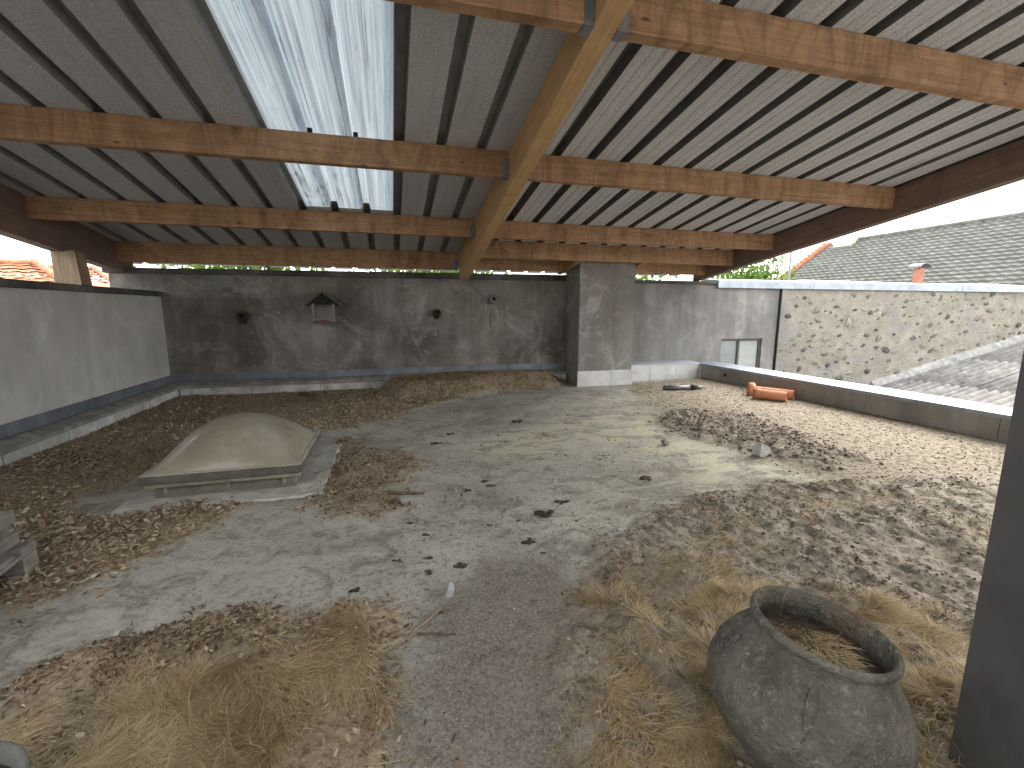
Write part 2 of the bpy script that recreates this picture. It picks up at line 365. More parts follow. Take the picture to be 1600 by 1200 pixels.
NX, NY = 640, 600
gx = np.linspace(WX - .02, PX + .02, NX); gy = -.6 + (WY + .62) * np.linspace(0, 1, NY) ** 1.35
GX, GY = np.meshgrid(gx, gy); px, py = GX.ravel(), GY.ravel()
zm = zones(px, py); pz = floor_z(px, py, zm)
i0 = (np.arange(NY - 1)[:, None] * NX + np.arange(NX - 1)[None]).ravel()
fq = np.stack([i0, i0 + 1, i0 + NX + 1, i0 + NX], 1)
me = bpy.data.meshes.new('terrace_floor'); me.vertices.add(len(px)); me.vertices.foreach_set('co', (np.stack([px, py, pz], 1) * S).ravel())
me.loops.add(fq.size); me.loops.foreach_set('vertex_index', fq.ravel()); me.polygons.add(len(fq)); me.polygons.foreach_set('loop_start', np.arange(len(fq)) * 4)
me.polygons.foreach_set('use_smooth', np.ones(len(fq), bool)); me.update(); me.validate()
for k in ('litter', 'grass', 'dirt', 'dust', 'yellow', 'gravel'):
    a = me.attributes.new(k, 'FLOAT', 'POINT'); a.data.foreach_set('value', zm[k].astype(np.float32))
me.materials.append(M['floor'])
fo = bpy.data.objects.new('terrace_floor', me); COL.objects.link(fo); fo['kind'] = 'structure'
sb = MB().box(WX - .3, PX + .3, -2.69, WY + .3, -.45, -.09); o = sb.build('roof_slab', 'ledge'); o['kind'] = 'structure'
M['ground'] = simple('ground_gravel', (.17, .16, .14), .95, .4, .3)
g = MB().add([(-900, -900, -4), (900, -900, -4), (900, 1500, -4), (-900, 1500, -4)], [(0, 1, 2, 3)]).build('ground', 'ground'); g['kind'] = 'structure'
def fz(x, y): return float(floor_z(np.array([float(x)]), np.array([float(y)]))[0])

# ------------------------------------------------------------------ walls
def strip_pieces(name, mat, parent, a0, a1, step, fn, gap=.004, jit=.0):
    a = a0; k = 0
    while a < a1 - .02:
        b = min(a + step * (1 + random.uniform(-jit, jit)), a1); mb = MB(); fn(mb, a + gap, b - gap, k); mb.build(name, mat, parent); a = b; k += 1

lw = thing('left_wall', 'pale grey rendered parapet wall along the left side of the terrace', 'wall', (WX, 4, -.1))
MB().box(WX - .64, WX, -1.2, WY + .2, -.5, 1.735).build('render', 'wall_left', lw)
strip_pieces('coping', 'coping', lw, -1.2, WY - .01, 1.25, lambda m, a, b, k: m.box(WX - .68, WX + .05, a, b, 1.738, 1.822, .008), .004)
strip_pieces('flashing', 'lead', lw, -1.2, WY - .03, 2.0, lambda m, a, b, k: m.prism([(WX + .004, .375), (WX + .03, .372), (WX + .034, .245), (WX + .03, .243), (WX + .004, .243)], a, b, 'y'), .003)
strip_pieces('ledge', 'ledge', lw, -1.2, WY - .2, 1.6, lambda m, a, b, k: m.prism([(WX + .004, .24), (WX + .06, .238), (WX + .21, .195), (WX + .21, .15), (WX + .004, .15)], a, b, 'y'), .003)
strip_pieces('upstand_panel', 'panel', lw, -1.2, WY - .165, .92, lambda m, a, b, k: m.box(WX + .004, WX + .155 + random.uniform(0, .012), a, b, -.15, .147, .006), .005)

bw = thing('back_wall', 'dark stained rendered wall at the back of the terrace, left of the pillar', 'wall', (0, WY, -.1))
BT0, BT1 = 2.14, 2.19
MB().box(-4.5, 3.76, WY, WY + .22, -.5, 2.12).build('render', 'wall_back', bw)
strip_pieces('coping', 'coping', bw, -4.56, 3.76, 1.4, lambda m, a, b, k: m.box(a, b, WY - .05, WY + .27, 2.123, 2.215 + .006 * k, .008), .004)
strip_pieces('flashing', 'lead', bw, WX + .035, 3.64, 1.9, lambda m, a, b, k: m.prism([(WY - .004, .375), (WY - .028, .372), (WY - .032, .245), (WY - .03, .243), (WY - .004, .243)], a, b, 'x'), .003)
strip_pieces('ledge', 'ledge', bw, WX + .005, 3.64, 1.7, lambda m, a, b, k: m.prism([(WY - .004, .24), (WY - .06, .238), (WY - .2, .195), (WY - .2, .15), (WY - .004, .15)], a, b, 'x'), .003)
strip_pieces('upstand_panel', 'panel', bw, WX + .17, 3.64, 1.15, lambda m, a, b, k: m.box(a, b, WY - .15 - random.uniform(0, .012), WY - .004, -.15, .147, .006), .005)

# chimney-like pillar
pl = thing('rendered_pillar', 'square grey rendered pillar with a white base, standing against the back wall', 'pillar', (4.25, 8.75, -.05))
MB().box(3.66, 4.87, 8.40, 9.14, -.3, 2.655, .006).build('render', 'pillar', pl)
M['white_base'] = simple('white_base_boards', (.62, .62, .60), .7, .22, 3, bump=.2)
MB().box(3.645, 4.395, 8.372, 8.397, -.1, .275, .004).build('base_panel', 'white_base', pl)
MB().box(4.403, 4.885, 8.372, 8.397, -.1, .275, .004).build('base_panel', 'white_base', pl)

# wall right of the pillar
RT = 2.10
rw = thing('rendered_wall', 'grey rendered wall with a small window, right of the pillar', 'wall', (7, WY, -.1))
WXA, WXB, WZ = 7.70, 8.90, .82
mb = MB(); mb.box(4.88, WXA, WY + .002, WY + .3, -4, RT); mb.box(WXB, 9.30, WY + .002, WY + .3, -4, RT); mb.box(WXA, WXB, WY + .002, WY + .3, WZ, RT); mb.box(WXA, WXB, WY + .002, WY + .3, -4, -.35)
mb.build('render', 'wall_right', rw)
M['frame_white'] = simple('window_frame_paint', (.42, .41, .38), .6, .2)
M['frame_dark'] = simple('window_frame_dark', (.10, .10, .10), .6, .2)
m_ = MT('window_glass', .12, .5); m_.col(m_.ramp(m_.noise(2, 4), [(.3, (.20, .24, .27)), (.7, (.34, .37, .36))])); M['glass'] = m_.m
M['glass'].node_tree.nodes['Principled BSDF'].inputs['Metallic'].default_value = .35
wf = MB(); wf.box(WXA, WXB, WY + .05, WY + .13, WZ - .05, WZ - .002); wf.box(WXA, WXB, WY + .05, WY + .13, -.35, -.28); wf.box(WXA, WXA + .05, WY + .052, WY + .128, -.28, WZ - .05); wf.box(WXB - .05, WXB, WY + .052, WY + .128, -.28, WZ - .05)
wo = wf.build('window', 'frame_dark', rw)
MB().box(8.235, 8.285, WY + .045, WY + .12, -.28, WZ - .052).build('mullion', 'frame_dark', wo)
MB().box(WXA + .052, 8.233, WY + .085, WY + .095, -.28, WZ - .052).build('pane', 'glass', wo)
M['blind'] = simple('pale_blind', (.36, .37, .34), .7, .12, 3, st=(1, 1, 6))
MB().box(8.287, WXB - .052, WY + .085, WY + .095, -.28, WZ - .052).build('pane', 'blind', wo)
M['dark'] = simple('dark_void', (.02, .02, .02), .9)
strip_pieces('coping', 'coping', rw, 4.88, 7.45, 1.3, lambda m, a, b, k: m.box(a, b, WY - .05, WY + .33, RT + .003, RT + .075, .008), .004)
MB().box(4.89, 4.96, WY - .07, WY - .002, .32, 2.09).build('corner_strip', 'coping', rw)  # narrow dark upright strip in the corner beside the pillar
# low kerb in front of it
M['zinc_white'] = simple('kerb_zinc', (.46, .50, .55), .5, .2, 3, .3)
ko = thing('low_kerb', 'low white boarded kerb with a zinc top, between pillar and right parapet', 'kerb', (5.9, 8.9, -.05))
strip_pieces('board', 'white_base', ko, 4.885, PX, .66, lambda m, a, b, k: m.box(a, b, 8.752, 8.80, -.1, .285, .004), .004)
strip_pieces('kerb_top', 'zinc_white', ko, 4.885, PX, 1.4, lambda m, a, b, k: m.prism([(8.735, .288), (8.735, .315), (WY - .004, .335), (WY - .004, .288)], a, b, 'x'), .003)

# right parapet
M['parapet'] = render_mat('parapet_render', (.26, .24, .21), (.39, .365, .33), (.52, .50, .46), .35, .5, 51)
pp = thing('right_parapet', 'low grey parapet with a bright metal cap along the right edge', 'parapet', (PX, 5, -.05))
strip_pieces('parapet_block', 'parapet', pp, -1.2, 8.75, 1.55, lambda m, a, b, k: m.box(PX + random.uniform(0, .008), PX + .22, a, b, -.4, .285, .005), .004)
strip_pieces('metal_cap', 'zinc', pp, -1.2, 8.80, 2.4, lambda m, a, b, k: m.prism([(PX - .035, .262), (PX - .035, .312), (PX + .25, .36), (PX + .25, .262), (PX + .225, .262), (PX + .225, .288), (PX - .018, .288), (PX - .018, .262)], a, b, 'y'), .002)
MB().lathe([(.035, 0), (.035, .012)], (PX - .004, 7.95, .14), 10, (-1, 0, 0), cap1=True).build('drain_hole', 'dark', pp)

# rubble wall further right
def stonewall_mat():
    m = MT('rubble_mortar', .95, .15)
    a = m.ramp(m.noise(2.2, 9, .7), [(.33, (.225, .205, .165)), (.52, (.295, .272, .225)), (.7, (.36, .34, .29))])
    p = m.ramp(m.noise(.9, 6, .6, off=6), [(.56, 0.), (.64, 1.)])
    a = m.mix(m.math('MULTIPLY', p, .6), a, (.24, .235, .24))
    q = m.ramp(m.noise(13, 8, .75, off=2), [(.6, 0.), (.68, 1.)])
    a = m.mix(m.math('MULTIPLY', q, .5), a, (.13, .112, .095))
    m.col(a); m.bump(m.math('ADD', m.noise(16, 7, .75), m.noise(3, 4, .6)), .8, .05); return m.m
M['rubble'] = stonewall_mat()
SWX0, SWX1, SWT = 9.34, 22., 2.09
sw = thing('rubble_wall', 'cream mortared rubble stone wall with zinc coping beyond the parapet', 'wall', (14, WY, -.1))
nxs, nzs = 190, 60; vv = []; ff = []
sx = np.linspace(SWX0, SWX1, nxs); sz = np.linspace(-4, SWT, nzs); A, B = np.meshgrid(sx, sz)
dy = (fbm(A, B, 1.2, 5, 77, .6) - .5) * .10
v = np.stack([A.ravel(), (WY - .02 - dy).ravel(), B.ravel()], 1).tolist(); f = [(j * nxs + i, j * nxs + i + 1, (j + 1) * nxs + i + 1, (j + 1) * nxs + i) for j in range(nzs - 1) for i in range(nxs - 1)]
mb = MB(); mb.add(v, f, True); mb.box(SWX0, SWX1, WY + .04, WY + .45, -4, SWT - .005); mb.build('mortar', 'rubble', sw)
MB().box(9.302, 9.336, WY - .05, WY + .3, -4, RT).build('corner_joint', 'dark', sw)
def stone_mat():
    m = MT('rubble_stone', .9, .2)
    r = m.rnd(); c = m.ramp(r, [(.0, (.055, .052, .05)), (.25, (.085, .08, .075)), (.45, (.12, .108, .098)), (.6, (.20, .165, .125)), (.8, (.27, .245, .20)), (1., (.09, .085, .088))])
    c = m.mix(m.ramp(m.noise(14, 6, .7), [(.5, 0.), (.7, .6)]), c, (.35, .32, .28)); m.col(c); m.bump(m.noise(20, 5, .7), .6, .02); return m.m
M['stone'] = stone_mat()
rr = random.Random(5); stones = []; tries = 0
while len(stones) < 190 and tries < 5000:
    tries += 1; x = rr.uniform(SWX0 + .15, 18.6); z = rr.uniform(-.55, SWT - .12)
    if z < .55 and x > 12.5 and z < -.5 + (x - 12.9) * .203 + .15: continue
    r = rr.choice([.035, .04, .05, .06, .07, .09, .11]) * rr.uniform(.85, 1.15)
    if any((x - a) ** 2 + (z - b) ** 2 < (r + c + .05) ** 2 for a, b, c in stones): continue
    stones.append((x, z, r))
smeshes = []
for k in range(8):
    mb = MB(); mb.rock((0, 0, 0), 1, 100 + k, (1.15, .5, .8), 1, .30); mb.v = [(x, y, z + .1 * x) for x, y, z in mb.v]
    me_ = bpy.data.meshes.new('stone'); me_.from_pydata((np.array(mb.v) * S).tolist(), [], mb.f); me_.materials.append(M['stone']); smeshes.append(me_)
for x, z, r in stones:
    o = bpy.data.objects.new('stone', rr.choice(smeshes)); COL.objects.link(o); o.parent = sw
    o.location = Vector((x - 14, -.03, z + .1)) * S; o.scale = (r * rr.uniform(.8, 1.6), r * .62, r * rr.uniform(.6, 1.1)); o.rotation_euler = (0, rr.uniform(-.4, .4), 0)
zx = [7.45, 10.26, 12.92, 15.5, 18.2, 22]
for i in range(5):
    mb = MB(); d = .006 * (i % 2)
    mb.prism([(WY - .075 - d, RT - .07), (WY - .07 - d, RT + .10), (WY - .05, RT + .112), (WY + .48, RT + .17 + .02 * (i % 2)), (WY + .48, RT + .01), (WY + .46, RT + .01), (WY + .46, RT + .09), (WY - .055, RT + .078), (WY - .06, RT - .07)], zx[i] + (.004 if i else 0), zx[i + 1] - .004, 'x')
    mb.build('zinc_coping', 'zinc', sw)

# ------------------------------------------------------------------ lean-to roof
roof = thing('lean_to_roof', 'timber lean-to roof with ribbed metal sheets and one clear panel overhead', 'roof', (1.5, 4, 2.2))
PIT = .425; RIB0 = 1.02
def sheet_profile(x0, n, stiff):
    pts = []
    for k in range(n):
        x = x0 + k * PIT
        a_, b_, h_ = (.062, .050, .10) if stiff else (.055, .038, .085); pts += [(x - a_, 0), (x - b_, h_), (x + b_, h_), (x + a_, 0)]
        if stiff:
            for q in (.155, .27): pts += [(x + q - .022, 0), (x + q - .012, .0055), (x + q + .012, .0055), (x + q + .022, 0)]
    x = x0 + n * PIT; pts += [(x - a_, 0), (x - b_, h_ - .002), (x + b_ - .002, h_ - .002)]
    return pts
def sheet(x0, n, y0, y1, mat, stiff, lift=0., clip=None, name='roof_sheet'):
    p = sheet_profile(x0, n, stiff)
    if clip: p = [(min(a, clip), b) for a, b in p]
    ys = [y0 + (y1 - y0) * t / 12 for t in range(13)]; v = []; f = []; m = len(p)
    for y in ys:
        for a, b in p: v.append((a, y, zsheet(y) + b + lift))
    for j in range(12):
        for i in range(m - 1): f.append((j * m + i, j * m + i + 1, (j + 1) * m + i + 1, (j + 1) * m + i))
    mb = MB(); mb.add(v, f); o = mb.build(name, mat, roof)
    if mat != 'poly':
        o.data.materials.append(M['rib_dark' if stiff else 'rib_felt_shade']); per = 4 + (8 if stiff else 0)
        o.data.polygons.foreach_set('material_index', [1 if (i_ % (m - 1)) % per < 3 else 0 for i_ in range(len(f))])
    md = o.modifiers.new('thickness', 'SOLIDIFY'); md.thickness = .004; md.offset = 1
    return o
EAVE = 10.45; FRONT = -.5  # roof stops here, out of view, to let light in from behind
x = RIB0 - PIT * 2 - 3 * PIT * 4; k = 0
sheets = [RIB0 - 2 * PIT + 3 * PIT * i for i in range(-4, 6)]
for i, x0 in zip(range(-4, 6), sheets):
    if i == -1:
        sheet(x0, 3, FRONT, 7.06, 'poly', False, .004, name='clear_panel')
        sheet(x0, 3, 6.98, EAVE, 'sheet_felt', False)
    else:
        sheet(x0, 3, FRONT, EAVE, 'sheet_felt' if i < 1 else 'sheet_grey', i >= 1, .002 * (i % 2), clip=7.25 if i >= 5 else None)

def beam_x(name, x0, x1, y, zb, h, w=.10, mat='purlin', sub=6):
    mb = MB(); b = .006; mb.hexa([(x0, y, zb), (x1, y, zb), (x1, y + w, zb), (x0, y + w, zb), (x0, y, zb + h), (x1, y, zb + h), (x1, y + w, zb + h - w * SL), (x0, y + w, zb + h - w * SL)])
    return mb.build(name, mat, roof)
MRL, MRR = 1.33, 1.49        # mid rafter
RRL, RRR = 6.98, 7.14        # right rafter
LRL, LRR = -4.40, -4.24      # left rafter
def ztop(y): return zsheet(y) - .004
def rafter(x0, x1, y0, z0, y1, z1, mat, ys=None, extra=()):
    mb = MB(); n = 8; v = []
    for k in range(n + 1):
        y = y0 + (y1 - y0) * k / n; zb = z0 + (z1 - z0) * k / n; v += [(x0, y, zb), (x1, y, zb), (x1, y, ztop(y)), (x0, y, ztop(y))]
    f = [(3, 2, 1, 0), tuple(n * 4 + i for i in range(4))] + [(k * 4 + j, k * 4 + (j + 1) % 4, k * 4 + 4 + (j + 1) % 4, k * 4 + 4 + j) for k in range(n) for j in range(4)]
    mb.add(v, f); return mb.build('rafter', mat, roof)
def mrb(y): return 2.10 + .205 * (8.7 - y)
rafter(MRL, MRR, FRONT, mrb(FRONT), 8.85, mrb(8.85), 'rafter')
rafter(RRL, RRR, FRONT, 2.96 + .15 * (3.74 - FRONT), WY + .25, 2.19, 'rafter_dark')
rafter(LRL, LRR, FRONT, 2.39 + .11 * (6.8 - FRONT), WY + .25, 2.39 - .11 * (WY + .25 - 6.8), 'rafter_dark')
PUR = [ (2.917, 3.276), (5.05, 2.945), (7.12, 2.625)]
pobj = []
for y, zb in PUR:
    zt = ztop(y)
    zb = zt - .27 if zb is None else zb
    for (a, b) in ((LRR + .002, MRL - .002), (MRR + .002, RRL - .002)):
        p = beam_x('purlin', a, b, y, zb, zt - zb); pobj.append((p, a, b, y, zb, zt))
for (a, b, y, zb) in ((LRR + .002, MRL - .002, 8.93, 2.285), (MRR + .002, RRL - .002, 8.12, 2.432), (MRR + .002, 3.6, 8.98, 2.30), (4.92, RRL - .002, 8.98, 2.30)):
    p = beam_x('purlin', a, b, y, zb, ztop(y) - zb); pobj.append((p, a, b, y, zb, ztop(y)))
# hangers where purlins meet the mid rafter
for p, a, b, y, zb, zt in pobj:
    if abs(b - (MRL - .002)) < .01 or abs(a - (MRR + .002)) < .01:
        s = -1 if abs(b - (MRL - .002)) < .01 else 1
        xa, xb = (MRL - .075, MRL - .004) if s < 0 else (MRR + .004, MRR + .075)
        mb = MB(); t = .006
        mb.box(xa, xb, y - t, y - .001, zb - t, zb + .19); mb.box(xa, xb, y + .101, y + .101 + t, zb - t, zb + .17); mb.box(xa, xb, y - .001, y + .101, zb - t, zb - .001)
        mb.build('joist_hanger', 'steel_hanger', p)
# trimmers either side of the pillar
for xa in (3.52, 4.92):
    v = []
    mb = MB(); mb.hexa([(xa, 8.224, 2.43), (xa + .09, 8.224, 2.43), (xa + .09, 9.3, 2.265), (xa, 9.3, 2.265), (xa, 8.224, ztop(8.224)), (xa + .09, 8.224, ztop(8.224)), (xa + .09, 9.3, ztop(9.3)), (xa, 9.3, ztop(9.3))]); mb.build('trimmer', 'rafter', roof)
# screws through the clear panel
for x in (-.68, -.255):
    for yy in (5.10, 2.96): MB().box(x - .022, x + .022, yy - .03, yy + .012, zsheet(yy) + .012, zsheet(yy) + .055).build('screw_washer', 'dark', roof)

# unseen wall added behind the viewer to hold back front light
M['light_block_render'] = simple('light_block_render', (.36, .35, .33), .9, .15, 1.5)
hw = tag(MB().box(-4.6, 7.4, -3.0, -2.7, -4, 5.5).build('light_block_wall', 'light_block_render'), 'unseen pale rendered wall added behind the viewer to cut front light', 'wall')
# short post between the left wall and rafter
M['post_wood'] = wood_mat('post_wood', 'z', (.34, .26, .18), (.19, .13, .09), (.46, .38, .28), .4)
po = tag(MB().hexa([(-4.40, 7.68, 1.824), (-4.10, 7.68, 1.824), (-4.10, 7.92, 1.824), (-4.40, 7.92, 1.824), (-4.40, 7.68, 2.31), (-4.13, 7.68, 2.31), (-4.13, 7.90, 2.30), (-4.40, 7.90, 2.30)]).build('timber_post', 'post_wood'), 'short weathered timber post standing on the left wall under the roof edge', 'post')
po['_w'] = (0., 0., 0.)
# dark post beside the camera
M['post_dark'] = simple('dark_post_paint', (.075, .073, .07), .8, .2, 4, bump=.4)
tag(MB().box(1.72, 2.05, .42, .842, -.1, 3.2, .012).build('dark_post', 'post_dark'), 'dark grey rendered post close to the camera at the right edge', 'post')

# ------------------------------------------------------------------ skylight dome
def dome_mat():
    m = MT('dirty_acrylic', .35, .6); m.b.inputs['Coat Weight'].default_value = .3; m.b.inputs['Coat Roughness'].default_value = .12
    a = m.ramp(m.noise(3, 8, .65), [(.3, (.25, .22, .165)), (.55, (.33, .295, .225)), (.75, (.41, .375, .30))])
    w = m.ramp(m.noise(5, 6, .7, (1, .5, 1), .8, 4), [(.58, 0.), (.70, 1.)])
    a = m.mix(m.math('MULTIPLY', w, .5), a, (.60, .58, .52))
    m.col(a); m.rough(m.ramp(m.noise(4, 6, .7, off=2), [(.4, .42), (.7, .18)])); m.bump(m.noise(70, 4, .7), .12, .01); return m.m
M['dome'] = dome_mat(); M['alu'] = simple('dirty_frame', (.30, .285, .235), .6, .35, 7, .1, .3, .3); M['curb'] = simple('skylight_curb', (.19, .178, .15), .9, .3, 8)
M['apron'] = simple('apron_mortar', (.50, .485, .43), .93, .35, 6, bump=.6)
dx0, dx1, dy0, dy1 = -1.97, -.78, 4.0, 5.19; dcx, dcy = (dx0 + dx1) / 2, (dy0 + dy1) / 2
dm = thing('skylight_dome', 'dirty beige acrylic skylight dome in a square frame on the floor', 'skylight', (dcx, dcy, 0))
mb = MB()
n = 28; v = []; f = []
for j in range(n + 1):
    for i in range(n + 1):
        u, w = i / n * 2 - 1, j / n * 2 - 1
        fu, fw = math.cos(PI * u / 2), math.cos(PI * w / 2)
        v.append((dcx + u * .555, dcy + w * .555, .205 + .345 * (max(fu, 0) * max(fw, 0)) ** .62))
for j in range(n):
    for i in range(n): f.append((j * (n + 1) + i, j * (n + 1) + i + 1, (j + 1) * (n + 1) + i + 1, (j + 1) * (n + 1) + i))
mb.add(v, f, True).build('dome', 'dome', dm)
def ring(z0, z1, o, w, name, mat):
    mb = MB(); a, b, c, d = dx0 - o, dx1 + o, dy0 - o, dy1 + o
    mb.box(a, b, c, c + w, z0, z1, .006); mb.box(a, b, d - w, d, z0, z1, .006); mb.box(a, a + w, c + w, d - w, z0, z1, .006); mb.box(b - w, b, c + w, d - w, z0, z1, .006)
    return mb.build(name, mat, dm)
M['frame_dark2'] = simple('dark_frame_side', (.14, .133, .115), .65, .35, 7, .1, .3, .3); M['frame_lip'] = simple('frame_lip', (.42, .395, .32), .55, .3, 7)  # frame sides toned darker, thin top lip lighter
ring(.135, .198, 0, .07, 'frame', 'frame_dark2'); ring(.1985, .210, -.004, .05, 'frame_lip', 'frame_lip'); ring(.092, .131, -.025, .05, 'lower_frame', 'alu'); ring(-.1, .08, -.075, .06, 'curb', 'curb')
for x in (dx0 + .14, dcx, dx1 - .17):
    for y in (dy0 + .06, dy1 - .09): MB().box(x, x + .025, y, y + .03, .03, .084).build('bracket', 'alu', dm)
for y in (dcy - .25, dcy + .25): MB().box(dx1 - .08, dx1 - .05, y, y + .03, .03, .084).build('bracket', 'alu', dm)
mb = MB(); nn = 20; vv = []; ff = []
for j in range(nn + 1):
    for i in range(nn + 1):
        u, w = i / nn * 2 - 1, j / nn * 2 - 1; x = dcx + .02 + u * .82; y = dcy - .02 + w * .82
        ex = random.uniform(-.03, .03) if max(abs(u), abs(w)) > .99 else 0
        vv.append((x + ex, y + ex, fz(x, y) + (.012 if max(abs(u), abs(w)) < .97 else -.03)))
mb.add(vv, [(j * (nn + 1) + i, j * (nn + 1) + i + 1, (j + 1) * (nn + 1) + i + 1, (j + 1) * (nn + 1) + i) for j in range(nn) for i in range(nn)]).build('mortar_apron', 'apron', dm)

# ------------------------------------------------------------------ jar
def jar_mat():
    m = MT('lichened_terracotta', .9, .2)
    a = m.ramp(m.noise(5, 9, .7), [(.3, (.075, .069, .057)), (.52, (.14, .13, .108)), (.72, (.22, .207, .178))])
    w = m.ramp(m.noise(30, 8, .85, off=3), [(.54, 0.), (.70, 1.)])
    a = m.mix(m.math('MULTIPLY', w, .55), a, (.34, .335, .29))
    b = m.ramp(m.noise(3, 6, .6, (1, 1, .5), .5, 9), [(.52, 0.), (.64, 1.)])
    a = m.mix(m.math('MULTIPLY', b, .5), a, (.20, .145, .09))
    m.col(a); m.bump(m.math('ADD', m.noise(28, 7, .75), m.noise(5, 3, .5)), .9, .03); return m.m
M['jar'] = jar_mat()
JN = Vector((.15, -.05, 1)).normalized(); JC = Vector((1.325, 1.012, .467)); JB = JC - JN * .485
jar = thing('garden_jar', 'large round grey garden jar filled with dry weeds, beside the dark post', 'jar', JB)
prof = [(.10, 0), (.145, .008), (.20, .06), (.26, .13), (.293, .20), (.298, .25), (.285, .31), (.255, .365), (.226, .405), (.206, .432), (.199, .448), (.199, .462), (.206, .474), (.212, .483), (.210, .496), (.203, .504), (.194, .500), (.189, .482), (.183, .460), (.184, .44), (.195, .41), (.205, .37)]
mb = MB(); mb.lathe(prof, JB, 56, JN); rj = random.Random(3)
jb = mb.build('jar_body', 'jar', jar)
E1 = JN.orthogonal().normalized(); E2 = JN.cross(E1)
def jpt(ang, r, t): return JB + JN * t + (E1 * math.cos(ang) + E2 * math.sin(ang)) * r
def jang(dirv): d = Vector(dirv); return math.atan2(d.dot(E2), d.dot(E1))
for base in (jang((-.9, -.75, 0)), jang((.95, .75, 0))):
    mb = MB(); pts = [jpt(base, .20, .415), jpt(base, .216, .405), jpt(base, .242, .378), jpt(base, .266, .335), jpt(base, .283, .28)]
    mb.tube(pts, [.012, .016, .017, .016, .010], 10); mb.build('ear_handle', 'jar', jar)
M['soil'] = simple('pot_soil', (.06, .045, .032), .95, .5, 20, bump=.8)
mb = MB(); n = 28; v = [jpt(0, 0, .425)]; f = []
for ring_ in range(1, 6):
    for k in range(n): a = 2 * PI * k / n; v.append(jpt(a, .19 * ring_ / 5, .42 + rj.uniform(-.014, .014)))
for k in range(n): f.append((0, 1 + k, 1 + (k + 1) % n))
for q in range(4):
    for k in range(n): f.append((1 + q * n + k, 1 + (q + 1) * n + k, 1 + (q + 1) * n + (k + 1) % n, 1 + q * n + (k + 1) % n))
mb.add(v, f, True).build('soil', 'soil', jar)

# ------------------------------------------------------------------ coloured scatter helper
def attr_mat(name, stops, rough=.9, transl=0.):
    m = MT(name, rough, .15); c = m.ramp(m.attr('tone'), stops); m.col(c)
    if transl:
        t = m.n('BsdfTranslucent'); m.l(c, t.inputs[0]); x = m.n('MixShader'); x.inputs[0].default_value = transl
        m.l(m.b.outputs[0], x.inputs[1]); m.l(t.outputs[0], x.inputs[2]); m.l(x.outputs[0], m.t.nodes['Material Output'].inputs[0])
    return m.m
def np_mesh(name, V, F, tone, mat, parent=None, off=(0, 0, 0), smooth_=False):
    """V (n,3) plan units, F (m,k) indices, tone per vertex"""
    me = bpy.data.meshes.new(name); me.vertices.add(len(V)); me.vertices.foreach_set('co', ((V - np.array(off)) * S).astype(np.float32).ravel())
    k = F.shape[1]; me.loops.add(F.size); me.loops.foreach_set('vertex_index', F.ravel().astype(np.int32)); me.polygons.add(len(F)); me.polygons.foreach_set('loop_start', np.arange(len(F)) * k)
    if smooth_: me.polygons.foreach_set('use_smooth', np.ones(len(F), bool))
    me.update(); me.validate()
    a = me.attributes.new('tone', 'FLOAT', 'POINT'); a.data.foreach_set('value', tone.astype(np.float32))
    me.materials.append(mat); o = bpy.data.objects.new(name, me); COL.objects.link(o)
    if parent is not None: o.parent = parent
    o['_w'] = tuple(off); return o
M['leaf'] = attr_mat('dead_leaves', [(0., (.11, .08, .055)), (.35, (.28, .20, .13)), (.65, (.42, .32, .22)), (.88, (.54, .44, .315)), (1., (.62, .56, .44))], .75, .15)
M['straw'] = attr_mat('dry_straw', [(0., (.16, .115, .065)), (.4, (.43, .32, .175)), (.75, (.60, .475, .285)), (1., (.70, .60, .42))], .7, .25)
M['clod'] = attr_mat('soil_clods', [(0., (.06, .047, .038)), (.4, (.16, .13, .105)), (.75, (.28, .235, .195)), (1., (.42, .37, .31))])

def sample(box, n, dens):
    bx0, bx1, by0, by1 = box or (WX + .02, PX - .02, .75, WY - .03)
    """rejection sampling of n points by a density function of (x, y)"""
    xs, ys = [], []
    while sum(map(len, xs)) < n:
        x = rng.uniform(bx0, bx1, 20000); y = rng.uniform(by0, by1, 20000)
        k = rng.random(20000) < dens(x, y); xs.append(x[k]); ys.append(y[k])
    return np.concatenate(xs)[:n], np.concatenate(ys)[:n]
def rot3(n, tilt):
    a = rng.uniform(0, 2 * PI, n); b = rng.normal(0, tilt, n); c = rng.normal(0, tilt, n)
    ca, sa = np.cos(a), np.sin(a); cb, sb_ = np.cos(b), np.sin(b); cc_, sc = np.cos(c), np.sin(c)
    R = np.empty((n, 3, 3))
    Rz = np.zeros((n, 3, 3)); Rz[:, 0, 0] = ca; Rz[:, 0, 1] = -sa; Rz[:, 1, 0] = sa; Rz[:, 1, 1] = ca; Rz[:, 2, 2] = 1
    Rx = np.zeros((n, 3, 3)); Rx[:, 0, 0] = 1; Rx[:, 1, 1] = cb; Rx[:, 1, 2] = -sb_; Rx[:, 2, 1] = sb_; Rx[:, 2, 2] = cb
    Ry = np.zeros((n, 3, 3)); Ry[:, 1, 1] = 1; Ry[:, 0, 0] = cc_; Ry[:, 0, 2] = sc; Ry[:, 2, 0] = -sc; Ry[:, 2, 2] = cc_
    return Rz @ Rx @ Ry
